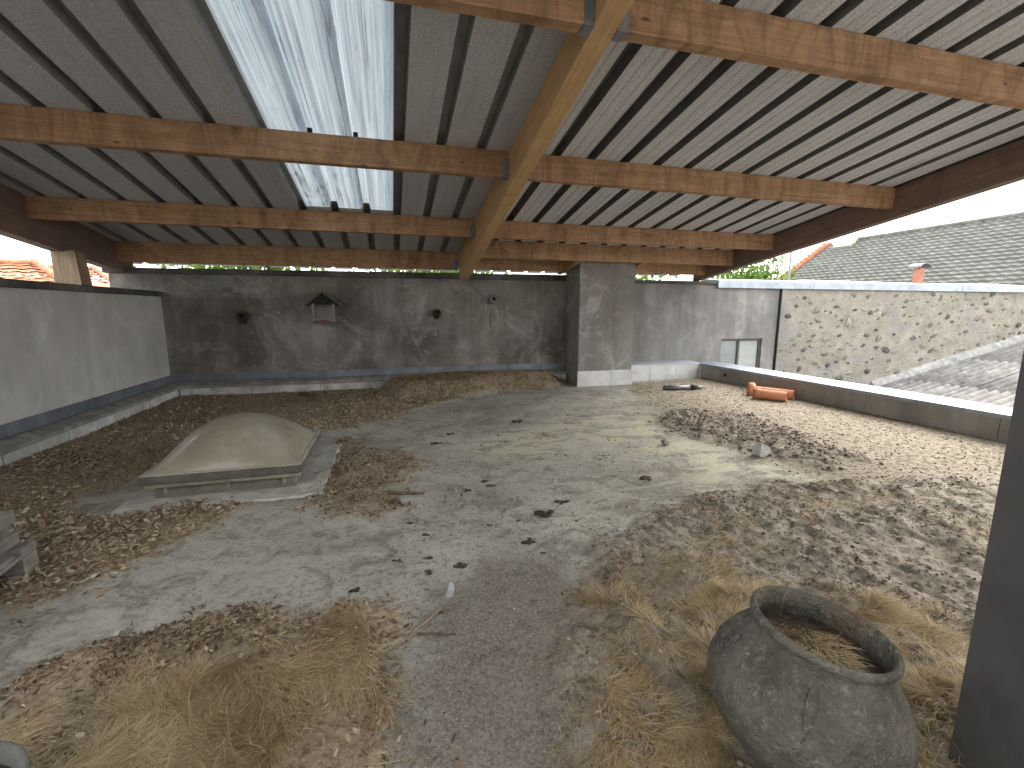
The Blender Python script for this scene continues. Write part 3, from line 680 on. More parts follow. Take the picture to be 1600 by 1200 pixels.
def scatter_leaves(name, n, dens, s0, s1, tone_mu, zoff=.012, box=None):
    x, y = sample(box, n, dens); z = floor_z(x, y)
    keep = ~((x > dx0 - .02) & (x < dx1 + .02) & (y > dy0 - .02) & (y < dy1 + .02)); x, y, z = x[keep], y[keep], z[keep]; n = len(x)
    T = np.array([(-1, 0, 0), (-.35, .42, .12), (-.35, 0, -.04), (-.35, -.42, .12), (.4, .36, .12), (.4, 0, -.02), (.4, -.36, .12), (1, 0, .1)], float)
    Fq = np.array([(0, 2, 1, 1), (0, 3, 2, 2), (1, 2, 5, 4), (2, 3, 6, 5), (4, 5, 7, 7), (5, 6, 7, 7)])
    Ft = np.array([(0, 2, 1), (0, 3, 2), (1, 2, 5), (1, 5, 4), (2, 3, 6), (2, 6, 5), (4, 5, 7), (5, 6, 7)])
    s = s0 + (s1 - s0) * rng.random(n) ** 2; tt = T[None] * np.stack([s, s * rng.uniform(.4, 1.3, n), s * rng.uniform(-.9, 1.1, n)], 1)[:, None]
    V = np.einsum('nij,nkj->nki', rot3(n, .45), tt) + np.stack([x, y, z + zoff + s * .12], 1)[:, None]
    F = Ft[None] + (np.arange(n) * 8)[:, None, None]
    tone = np.clip(rng.normal(tone_mu, .30, n) + (fbm(x, y, 1.1, 3, 210) - .5) * .5, 0, 1); tone = np.repeat(tone, 8)
    return np_mesh(name, V.reshape(-1, 3), F.reshape(-1, 3), tone, M['leaf'])
litd = lambda x, y: zone('litter', x, y, .14, .4, 2.2) * np.clip((fbm(x, y, 1.7, 4, 90) - .25) * 2.2, .12, 1) * np.where(y < 4.4, 1, .75)
tag(scatter_leaves('leaf_litter', 58000, litd, .005, .029, .66, box=(WX + .02, 3.7, 2.4, WY - .03)), 'drift of brown dead leaves around the skylight dome and along the walls', 'leaves', kind='stuff')
tag(scatter_leaves('leaf_litter', 3600, lambda x, y: zone('litter_r', x, y, .12, .75, 3.5) * np.clip((fbm(x, y, 5, 4, 71) - .3) * 3, .05, 1), .008, .024, .42, .004, (-.95, .4, 3., 5.7)), 'patch of reddish brown dead leaves to the right of the skylight dome', 'leaves', kind='stuff')
tag(scatter_leaves('leaf_litter', 5000, lambda x, y: zone('litter_f', x, y, .12, .5, 4) * (1 - .75 * zone('grass_l', x, y)) * np.clip((fbm(x, y, 3, 3, 66) - .3) * 3, .08, 1), .008, .022, .3, .004, (-1.9, .2, .8, 2.6)), 'dark crumbled leaves bordering the dry grass in the front left corner', 'leaves', kind='stuff')
tag(scatter_leaves('leaf_litter', 5200, lambda x, y: np.clip((fbm(x, y, 2.4, 5, 99, .7) - .55) * 7, 0.01, 1) * (1 - zone('litter', x, y)) * .4 + zone('dirt_r', x, y) * .25, .007, .022, .25, .003), 'small dark leaf crumbs sprinkled over the bare concrete', 'leaves', kind='stuff')
# ------------------------------------------------------------------ soil clods
def scatter_clods(name, n, dens, s0, s1, mu, mat='clod', box=None):
    x, y = sample(box, n, dens); z = floor_z(x, y); V0, F0 = ico(1); V0 = np.array(V0); F0 = np.array(F0); k = len(V0)
    s = s0 + (s1 - s0) * rng.random(n) ** 2.5
    V = V0[None] * (1 + rng.uniform(-.35, .35, (n, k, 1))) * s[:, None, None] * np.array([1, 1, .7]) * rng.uniform(.7, 1.3, (n, 1, 3))
    V = V + np.stack([x, y, z + s * .25], 1)[:, None]; F = F0[None] + (np.arange(n) * k)[:, None, None]
    tone = np.clip(rng.normal(mu, .22, n), 0, 1)
    return np_mesh(name, V.reshape(-1, 3), F.reshape(-1, 3), np.repeat(tone, k), M[mat], smooth_=True)
tag(scatter_clods('soil_clods', 4200, lambda x, y: np.clip(zone('dirt_r', x, y, .1, .5, 2.2) * np.clip((fbm(x, y, 3.2, 4, 31) - .35) * 3, .1, 1) * np.exp(-np.maximum(x - 3, 0) / 1.5), 0, 1) * (1 - .9 * zone('grass_r', x, y)), 0.003, .013, .6, box=(.4, 5.5, .8, 3.4)), 'grey brown clods of dry soil strewn over the right foreground', 'soil', kind='stuff')
tag(scatter_clods('soil_clods', 1300, lambda x, y: zone('mound', x, y, .2, .5, 2.5), .004, .022, .5, box=(3.1, 5.3, 2.8, 6.1)), 'dark lumpy soil ridge on the right beside the pale stone', 'soil', kind='stuff')
tag(scatter_clods('gravel', 3600, lambda x, y: np.clip(zone('gravel', x, y, .25, .4) + .10 * np.exp(-np.maximum(y - 2, 0)) * (x < 1.3), 0, 1), .0018, .005, .6, box=(-.6, 1.4, .8, 4)), 'fine loose grit on the concrete path in the foreground', 'gravel', kind='stuff')
tag(scatter_clods('crumbs', 4500, lambda x, y: zone('dust', x, y, .3, .7, 1.5), 0.003, .012, .5, box=(3, PX, 2, 8.8)), 'small soil crumbs on the tan dust by the right parapet', 'soil', kind='stuff')

# ------------------------------------------------------------------ dry grass
def grass(name, n, dens, l0, l1, w, mu, mat='straw', seed=1, lean=.9, base=None, box=None):
    if base is None:
        x, y = sample(box, n, dens); z = floor_z(x, y) - .005
    else: x, y, z = base
    ang = fbm(x, y, 1.6, 3, 120 + seed) * 4 * PI + fbm(x, y, 6, 2, 140 + seed) * 5 + rng.normal(0, .55, n)
    l = rng.uniform(l0, l1, n); el = np.clip(rng.normal(.48, .25, n), .08, 1.35)
    d = np.stack([np.cos(ang), np.sin(ang), np.zeros(n)], 1); side = np.stack([-np.sin(ang), np.cos(ang), np.zeros(n)], 1)
    curl = rng.normal(0, .35, n); V = []
    for k, t in enumerate((0, .25, .5, .75, 1.)):
        h = l * (np.sin(el) * t - .62 * np.sin(el) * t ** 2.2 * lean)
        p = np.stack([x, y, z], 1) + d * (l * np.cos(el * (1 - .6 * t)) * t)[:, None] + side * (l * curl * t * t)[:, None]; p[:, 2] += h
        ww = (w * (1 - .8 * t) * rng.uniform(.7, 1.3, n))[:, None]
        V += [p - side * ww, p + side * ww + np.array([0, 0, 1]) * ww * .6]
    V = np.stack(V, 1); q = np.array([(2 * i, 2 * i + 1, 2 * i + 3, 2 * i + 2) for i in range(4)])
    F = q[None] + (np.arange(n) * 10)[:, None, None]
    tone = np.clip(rng.normal(mu, .27, n) + (fbm(x, y, 4, 3, 160) - .5) * .9, 0, 1)
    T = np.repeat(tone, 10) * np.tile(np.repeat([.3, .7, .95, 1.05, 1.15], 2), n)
    return np_mesh(name, V.reshape(-1, 3), F.reshape(-1, 4), np.clip(T, 0, 1), M[mat])
gl = lambda x, y: zone('grass_l', x, y, .12, .45, 4) * np.clip((fbm(x, y, 3.4, 4, 131, .65) - .46) * 7, .015, 1)
gr = lambda x, y: zone('grass_r', x, y, .12, .45, 4) * np.clip((fbm(x, y, 3., 4, 137, .65) - .44) * 7, .04, 1) * (np.hypot(x - 1.26, y - 1.02) > .2)
tag(grass('dry_grass', 36000, gl, .05, .15, .0013, .68, seed=1, box=(-1.7, .1, .8, 2.3)), 'matted straw coloured dry grass in the front left corner', 'grass', kind='stuff')
tag(grass('dry_grass', 40000, gr, .04, .12, .0013, .62, seed=2, box=(.5, 2.6, .8, 2.4)), 'matted dry grass on the soil around the large jar', 'grass', kind='stuff')
tag(grass('dry_grass', 5000, lambda x, y: zone('dirt_r', x, y, .1, .5, 2.2) * np.clip((fbm(x, y, 1.9, 4, 171) - .5) * 6, 0.01, 1) * (x < 4), .03, .10, .002, .5, seed=3, box=(.4, 4, .8, 3.3)), 'sparse wisps of dry grass on the right hand soil', 'grass', kind='stuff')
tag(grass('dry_grass', 9000, lambda x, y: zone('pile', x, y, .25, .3, 2) * (WY - .1 - y > -.5), .04, .16, .003, .62, seed=4, box=(-.4, 3.6, 7.8, WY - .18)), 'dry weeds on the leaf heap against the back wall', 'grass', kind='stuff')
M['fibre'] = attr_mat('brown_fibres', [(0., (.13, .095, .065)), (.4, (.33, .25, .165)), (.75, (.50, .40, .28)), (1., (.64, .55, .41))], .85, .1)
tag(grass('matted_debris', 16000, litd, .02, .075, .0022, .5, 'fibre', 8, box=(WX + .02, 3.7, 2.4, WY - .03)), 'fine brown fibres and needles matted into the leaf drift', 'debris', kind='stuff')
tag(grass('matted_debris', 3500, lambda x, y: zone('litter_f', x, y, .15, .6, 4) + zone('litter_r', x, y, .15, .75, 3.5), .015, .05, .0014, .4, 'fibre', 9, box=(-1.9, .4, .8, 5.7)), 'loose brown fibres scattered with the smaller leaf patches', 'debris', kind='stuff')
n = 900; a = rng.uniform(0, 2 * PI, n); r = .11 * np.sqrt(rng.random(n)); bp = np.array([tuple(jpt(a_, r_, .42)) for a_, r_ in zip(a, r)])
og = grass('dry_weeds', n, None, .03, .075, .0014, .5, seed=6, base=(bp[:, 0], bp[:, 1], bp[:, 2]))
og['kind'] = 'stuff'; og.parent = jar; og.matrix_parent_inverse = Matrix.Translation(-jar.location)
mb = MB(); mb.tube([jpt(jang((-.4, 1, 0)), .12, .42), jpt(jang((-.4, 1, 0)), .125, .58)], .0022, 5); M['twig'] = simple('twig_bark', (.16, .115, .075), .9, .4, 12); M['twig_brown'] = simple('stick_bark', (.27, .21, .155), .9, .35, 14); M['twig_pale'] = simple('dead_twig', (.40, .33, .24), .85, .3, 12)
mb.build('weed_stalk', 'twig', jar)

# ------------------------------------------------------------------ loose things on the floor
def stick(name, p0, p1, r, mat, label, bend=.02, n=6, side=None, cat='stick', group=None):
    mb = MB(); p0 = Vector((*p0, fz(*p0) + r)); p1 = Vector((*p1, fz(*p1) + r)); rs = random.Random(hash(label) % 1000 if False else len(label)); pts = []
    for k in range(n):
        t = k / (n - 1); p = p0.lerp(p1, t); q = Vector((rs.uniform(-1, 1), rs.uniform(-1, 1), 0)) * bend * (0 if k in (0, n - 1) else 1); p = p + q; p.z = max(p.z, fz(p.x, p.y) + r * .8); pts.append(p)
    mb.tube(pts, [r * (1.1 - .5 * k / (n - 1)) for k in range(n)], 7)
    if side:
        a, l, ang = side; b = p0.lerp(p1, a); d = (p1 - p0).normalized(); d = Matrix.Rotation(ang, 3, 'Z') @ d; mb.tube([b, b + d * l * .5 + Vector((0, 0, .005)), b + d * l], [r * .6, r * .45, r * .25], 6)
    return tag(mb.build(name, mat), label, cat, group)
stick('stick', (-.05, 1.87), (.24, 2.13), .007, 'twig_brown', 'pale brown broken stick on the concrete near the white fragment', .008, 6, (.82, .07, -.9))
stick('stick', (.06, 1.94), (.24, 1.90), .006, 'twig', 'thin dark twig crossing behind the pale broken stick', .008, 5)
stick('stick', (-.08, 3.66), (.21, 3.60), .017, 'twig', 'thick dark stick lying on the concrete right of the leaf patch', .006, 5)
stick('twig', (-1.40, 1.98), (-1.28, 2.24), .0035, 'twig_pale', 'long thin straw stalk lying on the crumbled leaves at far left', .004, 5, cat='twig')
stick('twig', (-1.36, 2.12), (-1.33, 2.25), .003, 'twig_pale', 'short thin straw stalk beside the longer one at far left', .003, 4, cat='twig')
stick('twig', (-.60, 1.50), (-.53, 1.56), .003, 'twig_pale', 'short pale straw lying in the front left grass', .002, 4, cat='twig')
stick('plank_offcut', (-1.62, 8.62), (-1.30, 8.40), .028, 'twig', 'dark broken branch on the leaves near the back wall', .01, 5, cat='branch')
M['pale_stone'] = simple('pale_stone', (.50, .49, .46), .9, .3, 14, bump=.6); M['grey_stone'] = simple('grey_stone', (.22, .215, .20), .9, .35, 14, bump=.6)
M['white_bit'] = simple('white_fragment', (.42, .43, .45), .6, .15, 10)
def rock(c, r, seed, sq, mat, label, jit=.2):
    mb = MB(); mb.rock((c[0], c[1], fz(*c) + r * sq[2] * .55), r, seed, sq, 1, jit); return tag(mb.build('stone', mat), label, 'stone')
mb = MB(); cx, cy = 3.73, 3.70; z0 = fz(cx, cy) - .01
mb.hexa([(cx - .085, cy - .06, z0), (cx + .09, cy - .05, z0), (cx + .07, cy + .07, z0), (cx - .08, cy + .06, z0), (cx - .055, cy - .04, z0 + .145), (cx + .03, cy - .055, z0 + .10), (cx + .045, cy + .05, z0 + .085), (cx - .06, cy + .04, z0 + .125)])
tag(mb.build('stone', 'pale_stone'), 'pale angular stone standing on the dark soil ridge', 'stone')
rock((2.98, 4.32), .05, 12, (1, 1, .95), 'grey_stone', 'small dark stone at the end of a crack in the concrete')
mb = MB(); cx, cy = .25, 2.22; z0 = fz(cx, cy)
mb.hexa([(cx - .028, cy - .03, z0), (cx + .012, cy - .04, z0), (cx + .03, cy + .035, z0), (cx - .008, cy + .045, z0), (cx - .014, cy - .028, z0 + .04), (cx + .012, cy - .036, z0 + .03), (cx + .028, cy + .03, z0 + .03), (cx + .006, cy + .038, z0 + .045)])
tag(mb.build('white_fragment', 'white_bit'), 'small white broken fragment lying on the grey concrete in the foreground', 'fragment')
for i, (x, y, l) in enumerate([(1.63, 5.83, 'small dark clod on the pale concrete in front of the leaf heap'), (1.06, 2.98, 'dark clump of soil on the concrete left of the soil bed')]):
    mb = MB()
    for k in range(7): mb.rock((x + random.uniform(-.06, .06), y + random.uniform(-.04, .04), fz(x, y) + .008), random.uniform(.012, .03), 40 + k + i * 9, (1.2, 1, .7), 1, .3)
    tag(mb.build('soil_clump', 'soil'), l, 'soil')

M['clump'] = simple('clump_soil', (.085, .062, .045), .95, .5, 20, bump=.8)
for i, (x, y) in enumerate([(.68, 5.45), (.46, 5.08), (.82, 2.63), (.87, 2.47), (.17, 2.6), (-.02, 2.63), (.35, 2.47), (.16, 2.45), (.17, 2.9), (.84, 2.94), (.62, 2.93), (1.26, 3.17), (.75, 3.76), (.79, 3.64), (.59, 3.58), (2.2, 3.45), (.08, 3.11), (-.23, 2.38), (.19, 2.07)]):
    rc = random.Random(i + 300); mb = MB(); k_ = rc.choice((.6, .8, 1., 1.3)) * (1.4 if y > 3 else 1)
    for q in range(rc.randint(3, 6)): mb.rock((x + rc.gauss(0, .016) * k_, y + rc.gauss(0, .010) * k_, fz(x, y) + .005), rc.uniform(.006, .015) * k_, 500 + i * 9 + q, (1.5, 1, .6), 1, .3)
    tag(mb.build('soil_crumb', 'clump'), 'small dark crumb of soil lying loose on the bare concrete', 'soil', 'small dark crumbs on the concrete')

# clay pipes by the parapet
M['clay'] = simple('terracotta', (.50, .215, .115), .75, .22, 5, bump=.15)
def clay_pipe(c, ang, L_, r, label, flange):
    ax = Vector((math.cos(ang), math.sin(ang), 0)); z = fz(c[0], c[1]) + r * 1.02
    t = thing('clay_pipe', label, 'pipe', (c[0], c[1], z - r), 'clay pipes by the parapet')
    p = [(r, 0), (r, L_), (r * .8, L_), (r * .8, 0), (r, 0)]
    MB().lathe(p, (c[0], c[1], z), 22, ax, cap0=False).build('barrel', 'clay', t)
    R = r * flange; a = -.10
    q = [(r * 1.005, .02), (r * 1.1, 0), (R, -.03), (R, a), (R * .84, a), (R * .84, -.03), (r * .8, 0)]
    MB().lathe(q, (c[0], c[1], z + (0)), 22, ax, cap0=False).build('socket', 'clay', t); return t
clay_pipe((6.17, 6.28), -.95, .40, .085, 'terracotta pipe lying nearest the camera by the right parapet', 1.18)
clay_pipe((6.38, 6.62), -1.05, .62, .085, 'terracotta pipe with a wide flange, behind the other one by the parapet', 1.7)
# dark metal tube
M['metal_dark'] = simple('weathered_tube', (.17, .16, .17), .5, .3, 6, .4)
tb = thing('metal_tube', 'dark grey metal tube lying on the dust in front of the low kerb', 'tube', (5.1, 7.5, 0))
z0 = fz(5.4, 7.45) + .045
MB().tube([(5.10, 7.55, z0), (5.62, 7.43, z0)], .045, 12).build('tube', 'metal_dark', tb); MB().tube([(5.62, 7.43, z0), (5.70, 7.41, z0)], .055, 12).build('collar', 'dark', tb); MB().tube([(5.70, 7.41, z0), (5.84, 7.38, z0)], .035, 10).build('spigot', 'metal_dark', tb)

# pallet, left edge
M['pallet'] = wood_mat('pallet_wood', 'y', (.27, .25, .22), (.16, .14, .12), (.36, .34, .31), .4)
pt = thing('wooden_pallet', 'weathered grey wooden pallet at the left edge of the picture', 'pallet', (-2.6, 2.7, 0))
ang = .10; ca, sa = math.cos(ang), math.sin(ang)
def pbox(x0, x1, y0, y1, z0, z1, name):
    mb = MB(); mb.box(x0, x1, y0, y1, z0, z1, .004); mb.v = [(-2.07 + (x * ca - y * sa), 3.10 + (x * sa + y * ca), z) for x, y, z in mb.v]; mb.build(name, 'pallet', pt)
for y0 in (-1.2, -.68, -.13): pbox(-1.15, 0, y0, y0 + .13, -.01, .025, 'bottom_board')
for x0 in (-1.15, -.64, -.13):
    for y0 in (-1.2, -.68, -.13): pbox(x0, x0 + .13, y0, y0 + .128, .027, .115, 'block')
    pbox(x0, x0 + .13, -1.2, 0, .117, .142, 'stringer_board')
for k in range(7): pbox(-1.15, .0, -1.2 + k * .178, -1.2 + k * .178 + .13, .144, .17, 'deck_board')
pt2 = thing('wooden_box', 'dark slatted wooden box resting on the pallet at the left edge', 'box', (-2.6, 2.7, .17))
mb = MB()
for z0 in (.172, .30): pbx = None
def qbox(x0, x1, y0, y1, z0, z1, name):
    mb = MB(); mb.box(x0, x1, y0, y1, z0, z1, .004); mb.v = [(-2.12 + (x * ca - y * sa), 3.10 + (x * sa + y * ca), z) for x, y, z in mb.v]; mb.build(name, 'pallet', pt2)
for z0 in (.173, .30): qbox(-.6, -.03, -.62, -.60, z0, z0 + .07, 'slat'); qbox(-.6, -.03, -.04, -.02, z0, z0 + .07, 'slat'); qbox(-.028, -.01, -.62, -.02, z0, z0 + .07, 'slat')
for yy in (-.60, -.08): qbox(-.07, -.03, yy, yy + .035, .173, .37, 'corner_post'); qbox(-.6, -.56, yy, yy + .035, .173, .37, 'corner_post')
qbox(-.55, -.07, -.55, -.09, .173, .185, 'base')

# planter, bottom left corner
M['planter'] = simple('planter_concrete', (.17, .18, .16), .9, .25, 9, bump=.5)
pn = thing('stone_planter', 'pale grey stone planter with dark soil in the bottom left corner', 'planter', (-1.24, 1.27, 0))
mb = MB(); mb.lathe([(.16, 0), (.19, .02), (.215, .12), (.228, .19), (.24, .205), (.24, .222), (.230, .225), (.218, .215), (.212, .15)], (-1.24, 1.27, fz(-1.24, 1.27) - .01), 40); mb.build('pot', 'planter', pn)
MB().lathe([(.001, .178), (.10, .185), (.214, .172)], (-1.24, 1.27, fz(-1.24, 1.27) - .01), 30, cap0=False).build('soil', 'soil', pn)

# ------------------------------------------------------------------ things on the back wall
M['bird_wood'] = simple('birdhouse_wood', (.13, .115, .105), .9, .35, 8, st=(1, 1, .3)); M['bird_pale'] = simple('birdhouse_panel', (.22, .21, .20), .8, .2); M['bird_red'] = simple('birdhouse_red', (.28, .09, .06), .8, .2)
bx, by, bz = -1.16, WY - .30, 1.27
bh = thing('birdhouse', 'small weathered wooden birdhouse with a pitched roof on the back wall', 'birdhouse', (bx, WY, bz))
def bb(x0, x1, y0, y1, z0, z1, name, mat='bird_wood'): MB().box(bx + x0, bx + x1, by + y0, by + y1, bz + z0, bz + z1).build(name, mat, bh)
bb(-.19, .19, 0, .298, .0, .03, 'floor_board'); bb(-.17, .17, .26, .285, .032, .36, 'back_board', 'bird_pale')
for x in (-.19, .155): bb(x, x + .035, .005, .04, .032, .36, 'corner_post', 'bird_pale'); bb(x, x + .035, .24, .258, .032, .36, 'corner_post')
bb(-.154, .154, .008, .03, .06, .085, 'rail', 'bird_pale'); bb(-.154, .154, .008, .03, .20, .22, 'rail', 'bird_pale'); bb(-.06, .05, .04, .14, .032, .075, 'feed_tray', 'bird_red')
for s in (-1, 1):
    mb = MB(); mb.hexa([(bx, by - .03, bz + .55), (bx + s * .30, by - .03, bz + .315), (bx + s * .30, by + .298, bz + .315), (bx, by + .298, bz + .55), (bx, by - .03, bz + .575), (bx + s * .315, by - .03, bz + .335), (bx + s * .315, by + .298, bz + .335), (bx, by + .298, bz + .575)]); mb.build('roof_board', 'bird_wood', bh)
mb = MB(); mb.prism([(bx - .22, bz + .365), (bx + .22, bz + .365), (bx, bz + .54)], by + .02, by + .04, 'y'); mb.build('gable_board', 'dark', bh)
def wall_pot(x, z, r, label, mat):
    t = thing('nesting_pot', label, 'nest', (x, WY, z))
    MB().lathe([(r * .6, 0), (r * .95, .03), (r, .08), (r * .85, .14), (r * .55, .165), (r * .45, .155), (r * .5, .10)], (x, WY - .002, z), 18, (.1, -1, .12)).build('shell', mat, t)
    MB().lathe([(r * .5, 0), (r * .5, .004)], Vector((x, WY - .002, z)) + Vector((.1, -1, .12)).normalized() * .11, 14, (.1, -1, .12), cap1=True).build('opening', 'dark', t)
    MB().box(x - r * .5, x + r * .5, WY - .04, WY - .002, z - r * 1.25, z - r * .8).build('bracket', mat, t)
M['bark'] = simple('bark_dark', (.05, .044, .038), .95, .4, 12, bump=.8)
wall_pot(-2.55, 1.39, .10, 'round dark nest pot on the back wall, left of the birdhouse', 'bark')
wall_pot(.90, 1.44, .085, 'dark nest pot on the back wall, midway between birdhouse and pillar', 'bark')
wall_pot(2.04, 1.72, .09, 'small grey nest pot high on the back wall, nearest the pillar', 'grey_stone')
M['wire'] = simple('pale_wire', (.30, .29, .27), .6, .1)
tag(MB().tube([(-.25, WY - .012, 2.12), (-.20, WY - .014, 2.0), (-.19, WY - .014, 1.5), (-.15, WY - .014, 1.1), (-.13, WY - .014, .72)], .006, 5).build('wire', 'wire'), 'thin pale wire hanging down the back wall right of the birdhouse', 'wire')
M['conduit'] = simple('conduit_pale', (.34, .33, .30), .6, .1)
tag(MB().tube([(2.02, WY - .012, 1.44), (2.02, WY - .012, 1.15)], .010, 6).build('wall_cable', 'conduit'), 'short pale cable end on the back wall below the nest pot by the pillar', 'cable')
stalk = MB().tube([(.86, 8.55, .15), (.60, 8.75, .55), (.40, 8.85, 1.05), (.28, 8.95, 1.55), (.20, 9.02, 1.75)], [.005, .004, .003, .0025, .0015], 5).build('dry_stalk', 'twig_pale')
tag(stalk, 'tall thin dry stalk rising from the leaf heap against the back wall', 'stalk')
stick('twig', (.18, 8.30), (.42, 8.62), .008, 'twig_pale', 'pale straight stick leaning in the leaf heap', .004, 4, cat='twig')
stick('twig', (.88, 8.28), (.86, 7.98), .007, 'twig_pale', 'short pale stick at the front foot of the leaf heap', .004, 4, cat='twig')

# ------------------------------------------------------------------ neighbour: corrugated roof below the rubble wall
def corr_mat():
    m = MT('fibre_cement', .95, .15)
    a = m.ramp(m.noise(4, 9, .72), [(.3, (.10, .095, .092)), (.5, (.17, .163, .156)), (.72, (.29, .28, .265))])
    b = m.ramp(m.noise(9, 6, .7, off=4), [(.58, 0.), (.7, 1.)]); a = m.mix(m.math('MULTIPLY', b, .4), a, (.20, .17, .10))
    a = m.mix(m.math('MULTIPLY', m.rnd(), .3), a, (.14, .13, .12)); m.col(a); m.bump(m.noise(24, 6, .75), .5, .02); return m.m
M['corr'] = corr_mat()
sh = thing('lean_to_shed', 'low shed with a grey corrugated fibre cement roof below the rubble wall', 'shed', (16, 6, -4))
def zc(x): return -.50 + (x - 12.89) * .203 - .05
xs = [11.2, 13.6, 16.0, 18.4, 20.8]
for i in range(4):
    for j in range(4):
        y1 = WY - .06 - j * 1.55; y0 = y1 - 1.60; n = 56; v = []; f = []
        for x in (xs[i] - .12, xs[i + 1]):
            for k in range(n + 1):
                y = y0 + (y1 - y0) * k / n; v.append((x, y, zc(x) + .045 * math.sin(2 * PI * k / 7 ) + (.02 if x == xs[i + 1] else -.015) * 1 + .006 * (j % 2)))
        f = [(k, k + 1, n + 2 + k, n + 1 + k) for k in range(n)]
        o = MB().add(v, f, True).build('corrugated_sheet', 'corr', sh); md = o.modifiers.new('t', 'SOLIDIFY'); md.thickness = .012
mb = MB(); v = []
mb.hexa([(12.6, WY - .17, zc(12.6) + .03), (20.8, WY - .17, zc(20.8) + .05), (20.8, WY - .03, zc(20.8) + .05), (12.6, WY - .03, zc(12.6) + .03), (12.6, WY - .12, zc(12.6) + .13), (20.8, WY - .12, zc(20.8) + .15), (20.8, WY - .03, zc(20.8) + .24), (12.6, WY - .03, zc(12.6) + .22)]); mb.build('mortar_fillet', 'ledge', sh)
mb = MB(); mb.hexa([(11.3, 3.1, -4), (20.7, 3.1, -4), (20.7, WY - .3, -4), (11.3, WY - .3, -4), (11.3, 3.1, zc(11.3) - .1), (20.7, 3.1, zc(20.7) - .1), (20.7, WY - .3, zc(20.7) - .1), (11.3, WY - .3, zc(11.3) - .1)]); mb.build('wall', 'rubble', sh)

# ------------------------------------------------------------------ neighbour: tiled house beyond the rubble wall
def tile_mat(name, c0, c1, c2):
    m = MT(name, .85, .25)
    a = m.ramp(m.noise(2.2, 8, .7), [(.32, c0), (.52, c1), (.7, c2)])
    a = m.mix(m.math('MULTIPLY', m.rnd(), .25), a, c0); m.col(a); m.bump(m.noise(20, 5, .7), .4, .02); return m.m
M['tile_grey'] = tile_mat('grey_green_tiles', (.08, .081, .072), (.122, .124, .11), (.175, .177, .158))
M['tile_red'] = tile_mat('orange_tiles', (.30, .115, .06), (.42, .19, .11), (.50, .28, .19))
M['plaster'] = simple('house_plaster', (.55, .50, .42), .9, .15, 1.5)
th = thing('tiled_house', 'house with a long grey green tiled roof behind the rubble wall', 'house', (20, 12, -4))
RX, RZ, EX, EZ = 27.0, 5.61, 18.9, .27; YA, YB = 9.7, 22.95
NC = 30
for k in range(NC):
    t0, t1 = k / NC, (k + 1.12) / NC; x0, z0 = EX + (RX - EX) * t0, EZ + (RZ - EZ) * t0; x1, z1 = EX + (RX - EX) * t1, EZ + (RZ - EZ) * t1
    n = 140; v = []; f = []
    for (xx, zz, up) in ((x0 - .01, z0 - .05, 0), (x0, z0 + .085, 1), (x1, z1 - .012, 1)):
        for i in range(n + 1):
            y = YA + (YB - YA) * i / n; w = (0, .03, .034, .006)[i % 4] if up else 0; v.append((xx, y, zz + w))
    f = [(r_ * (n + 1) + i, r_ * (n + 1) + i + 1, (r_ + 1) * (n + 1) + i + 1, (r_ + 1) * (n + 1) + i) for r_ in range(2) for i in range(n)]
    MB().add(v, f).build('tile_course', 'tile_grey', th)
    MB().box(x0, x1, YB + .002, YB + .45, z0 - .02, z1 + .07).build('verge_tile', 'tile_red' if k > 12 else 'tile_grey', th)
n = 30
rt = MB().lathe([(.15, 0), (.15, .43)], (0, 0, 0), 12, (0, 1, 0), cap1=True).build('ridge_tile', 'tile_grey', None); me_r = rt.data; bpy.data.objects.remove(rt)
for i in range(n):
    o = bpy.data.objects.new('ridge_tile', me_r); COL.objects.link(o); o.parent = th; o.location = Vector((RX - 20, YA + i * .435 - 12, RZ + .02 + 4)) * S; o.rotation_euler = (.02, 0, 0)
MB().hexa([(RX, YA, RZ), (RX + 8.1, YA, EZ), (RX + 8.1, YB, EZ), (RX, YB, RZ), (RX, YA, RZ - .1), (RX + 8.1, YA, EZ - .1), (RX + 8.1, YB, EZ - .1), (RX, YB, RZ - .1)]).build('far_slope', 'tile_grey', th)
mb = MB(); mb.prism([(EX + .3, -4), (RX + 7.6, -4), (RX + 7.6, EZ + .1), (RX, RZ - .15), (EX + .3, EZ + .05)], YA + .1, YB - .15, 'y'); mb.build('wall', 'plaster', th)
MB().box(RX - .55, RX + .35, 21.2, 22.4, RZ - .3, RZ + .2).build('chimney_block', 'plaster', th)
# flue and pole
fl = thing('flue_pipe', 'short terracotta flue with a curved metal cowl in front of the tiled roof', 'chimney', (18.1, 12, 2.2))
M['rust'] = simple('rusty_clay', (.38, .17, .11), .8, .3, 5)
MB().box(18.08, 18.30, 11.9, 12.12, 1.9, 2.98, .01).build('flue', 'rust', fl)
mb = MB(); v = []; n = 10
for y in (11.8, 12.22):
    for k in range(n + 1):
        a = PI * k / n; v.append((18.22 - .27 * math.cos(a), y, 3.0 + .15 * math.sin(a)))
o = mb.add(v, [(k, k + 1, n + 2 + k, n + 1 + k) for k in range(n)], True).build('cowl', 'steel_hanger', fl); md = o.modifiers.new('t', 'SOLIDIFY'); md.thickness = .02
tag(MB().tube([(14.6, 14, -1), (14.58, 14, 3.75)], .035, 8).build('antenna_pole', 'metal_dark'), 'thin dark pole rising beside the edge of the tiled roof', 'pole')
MB()

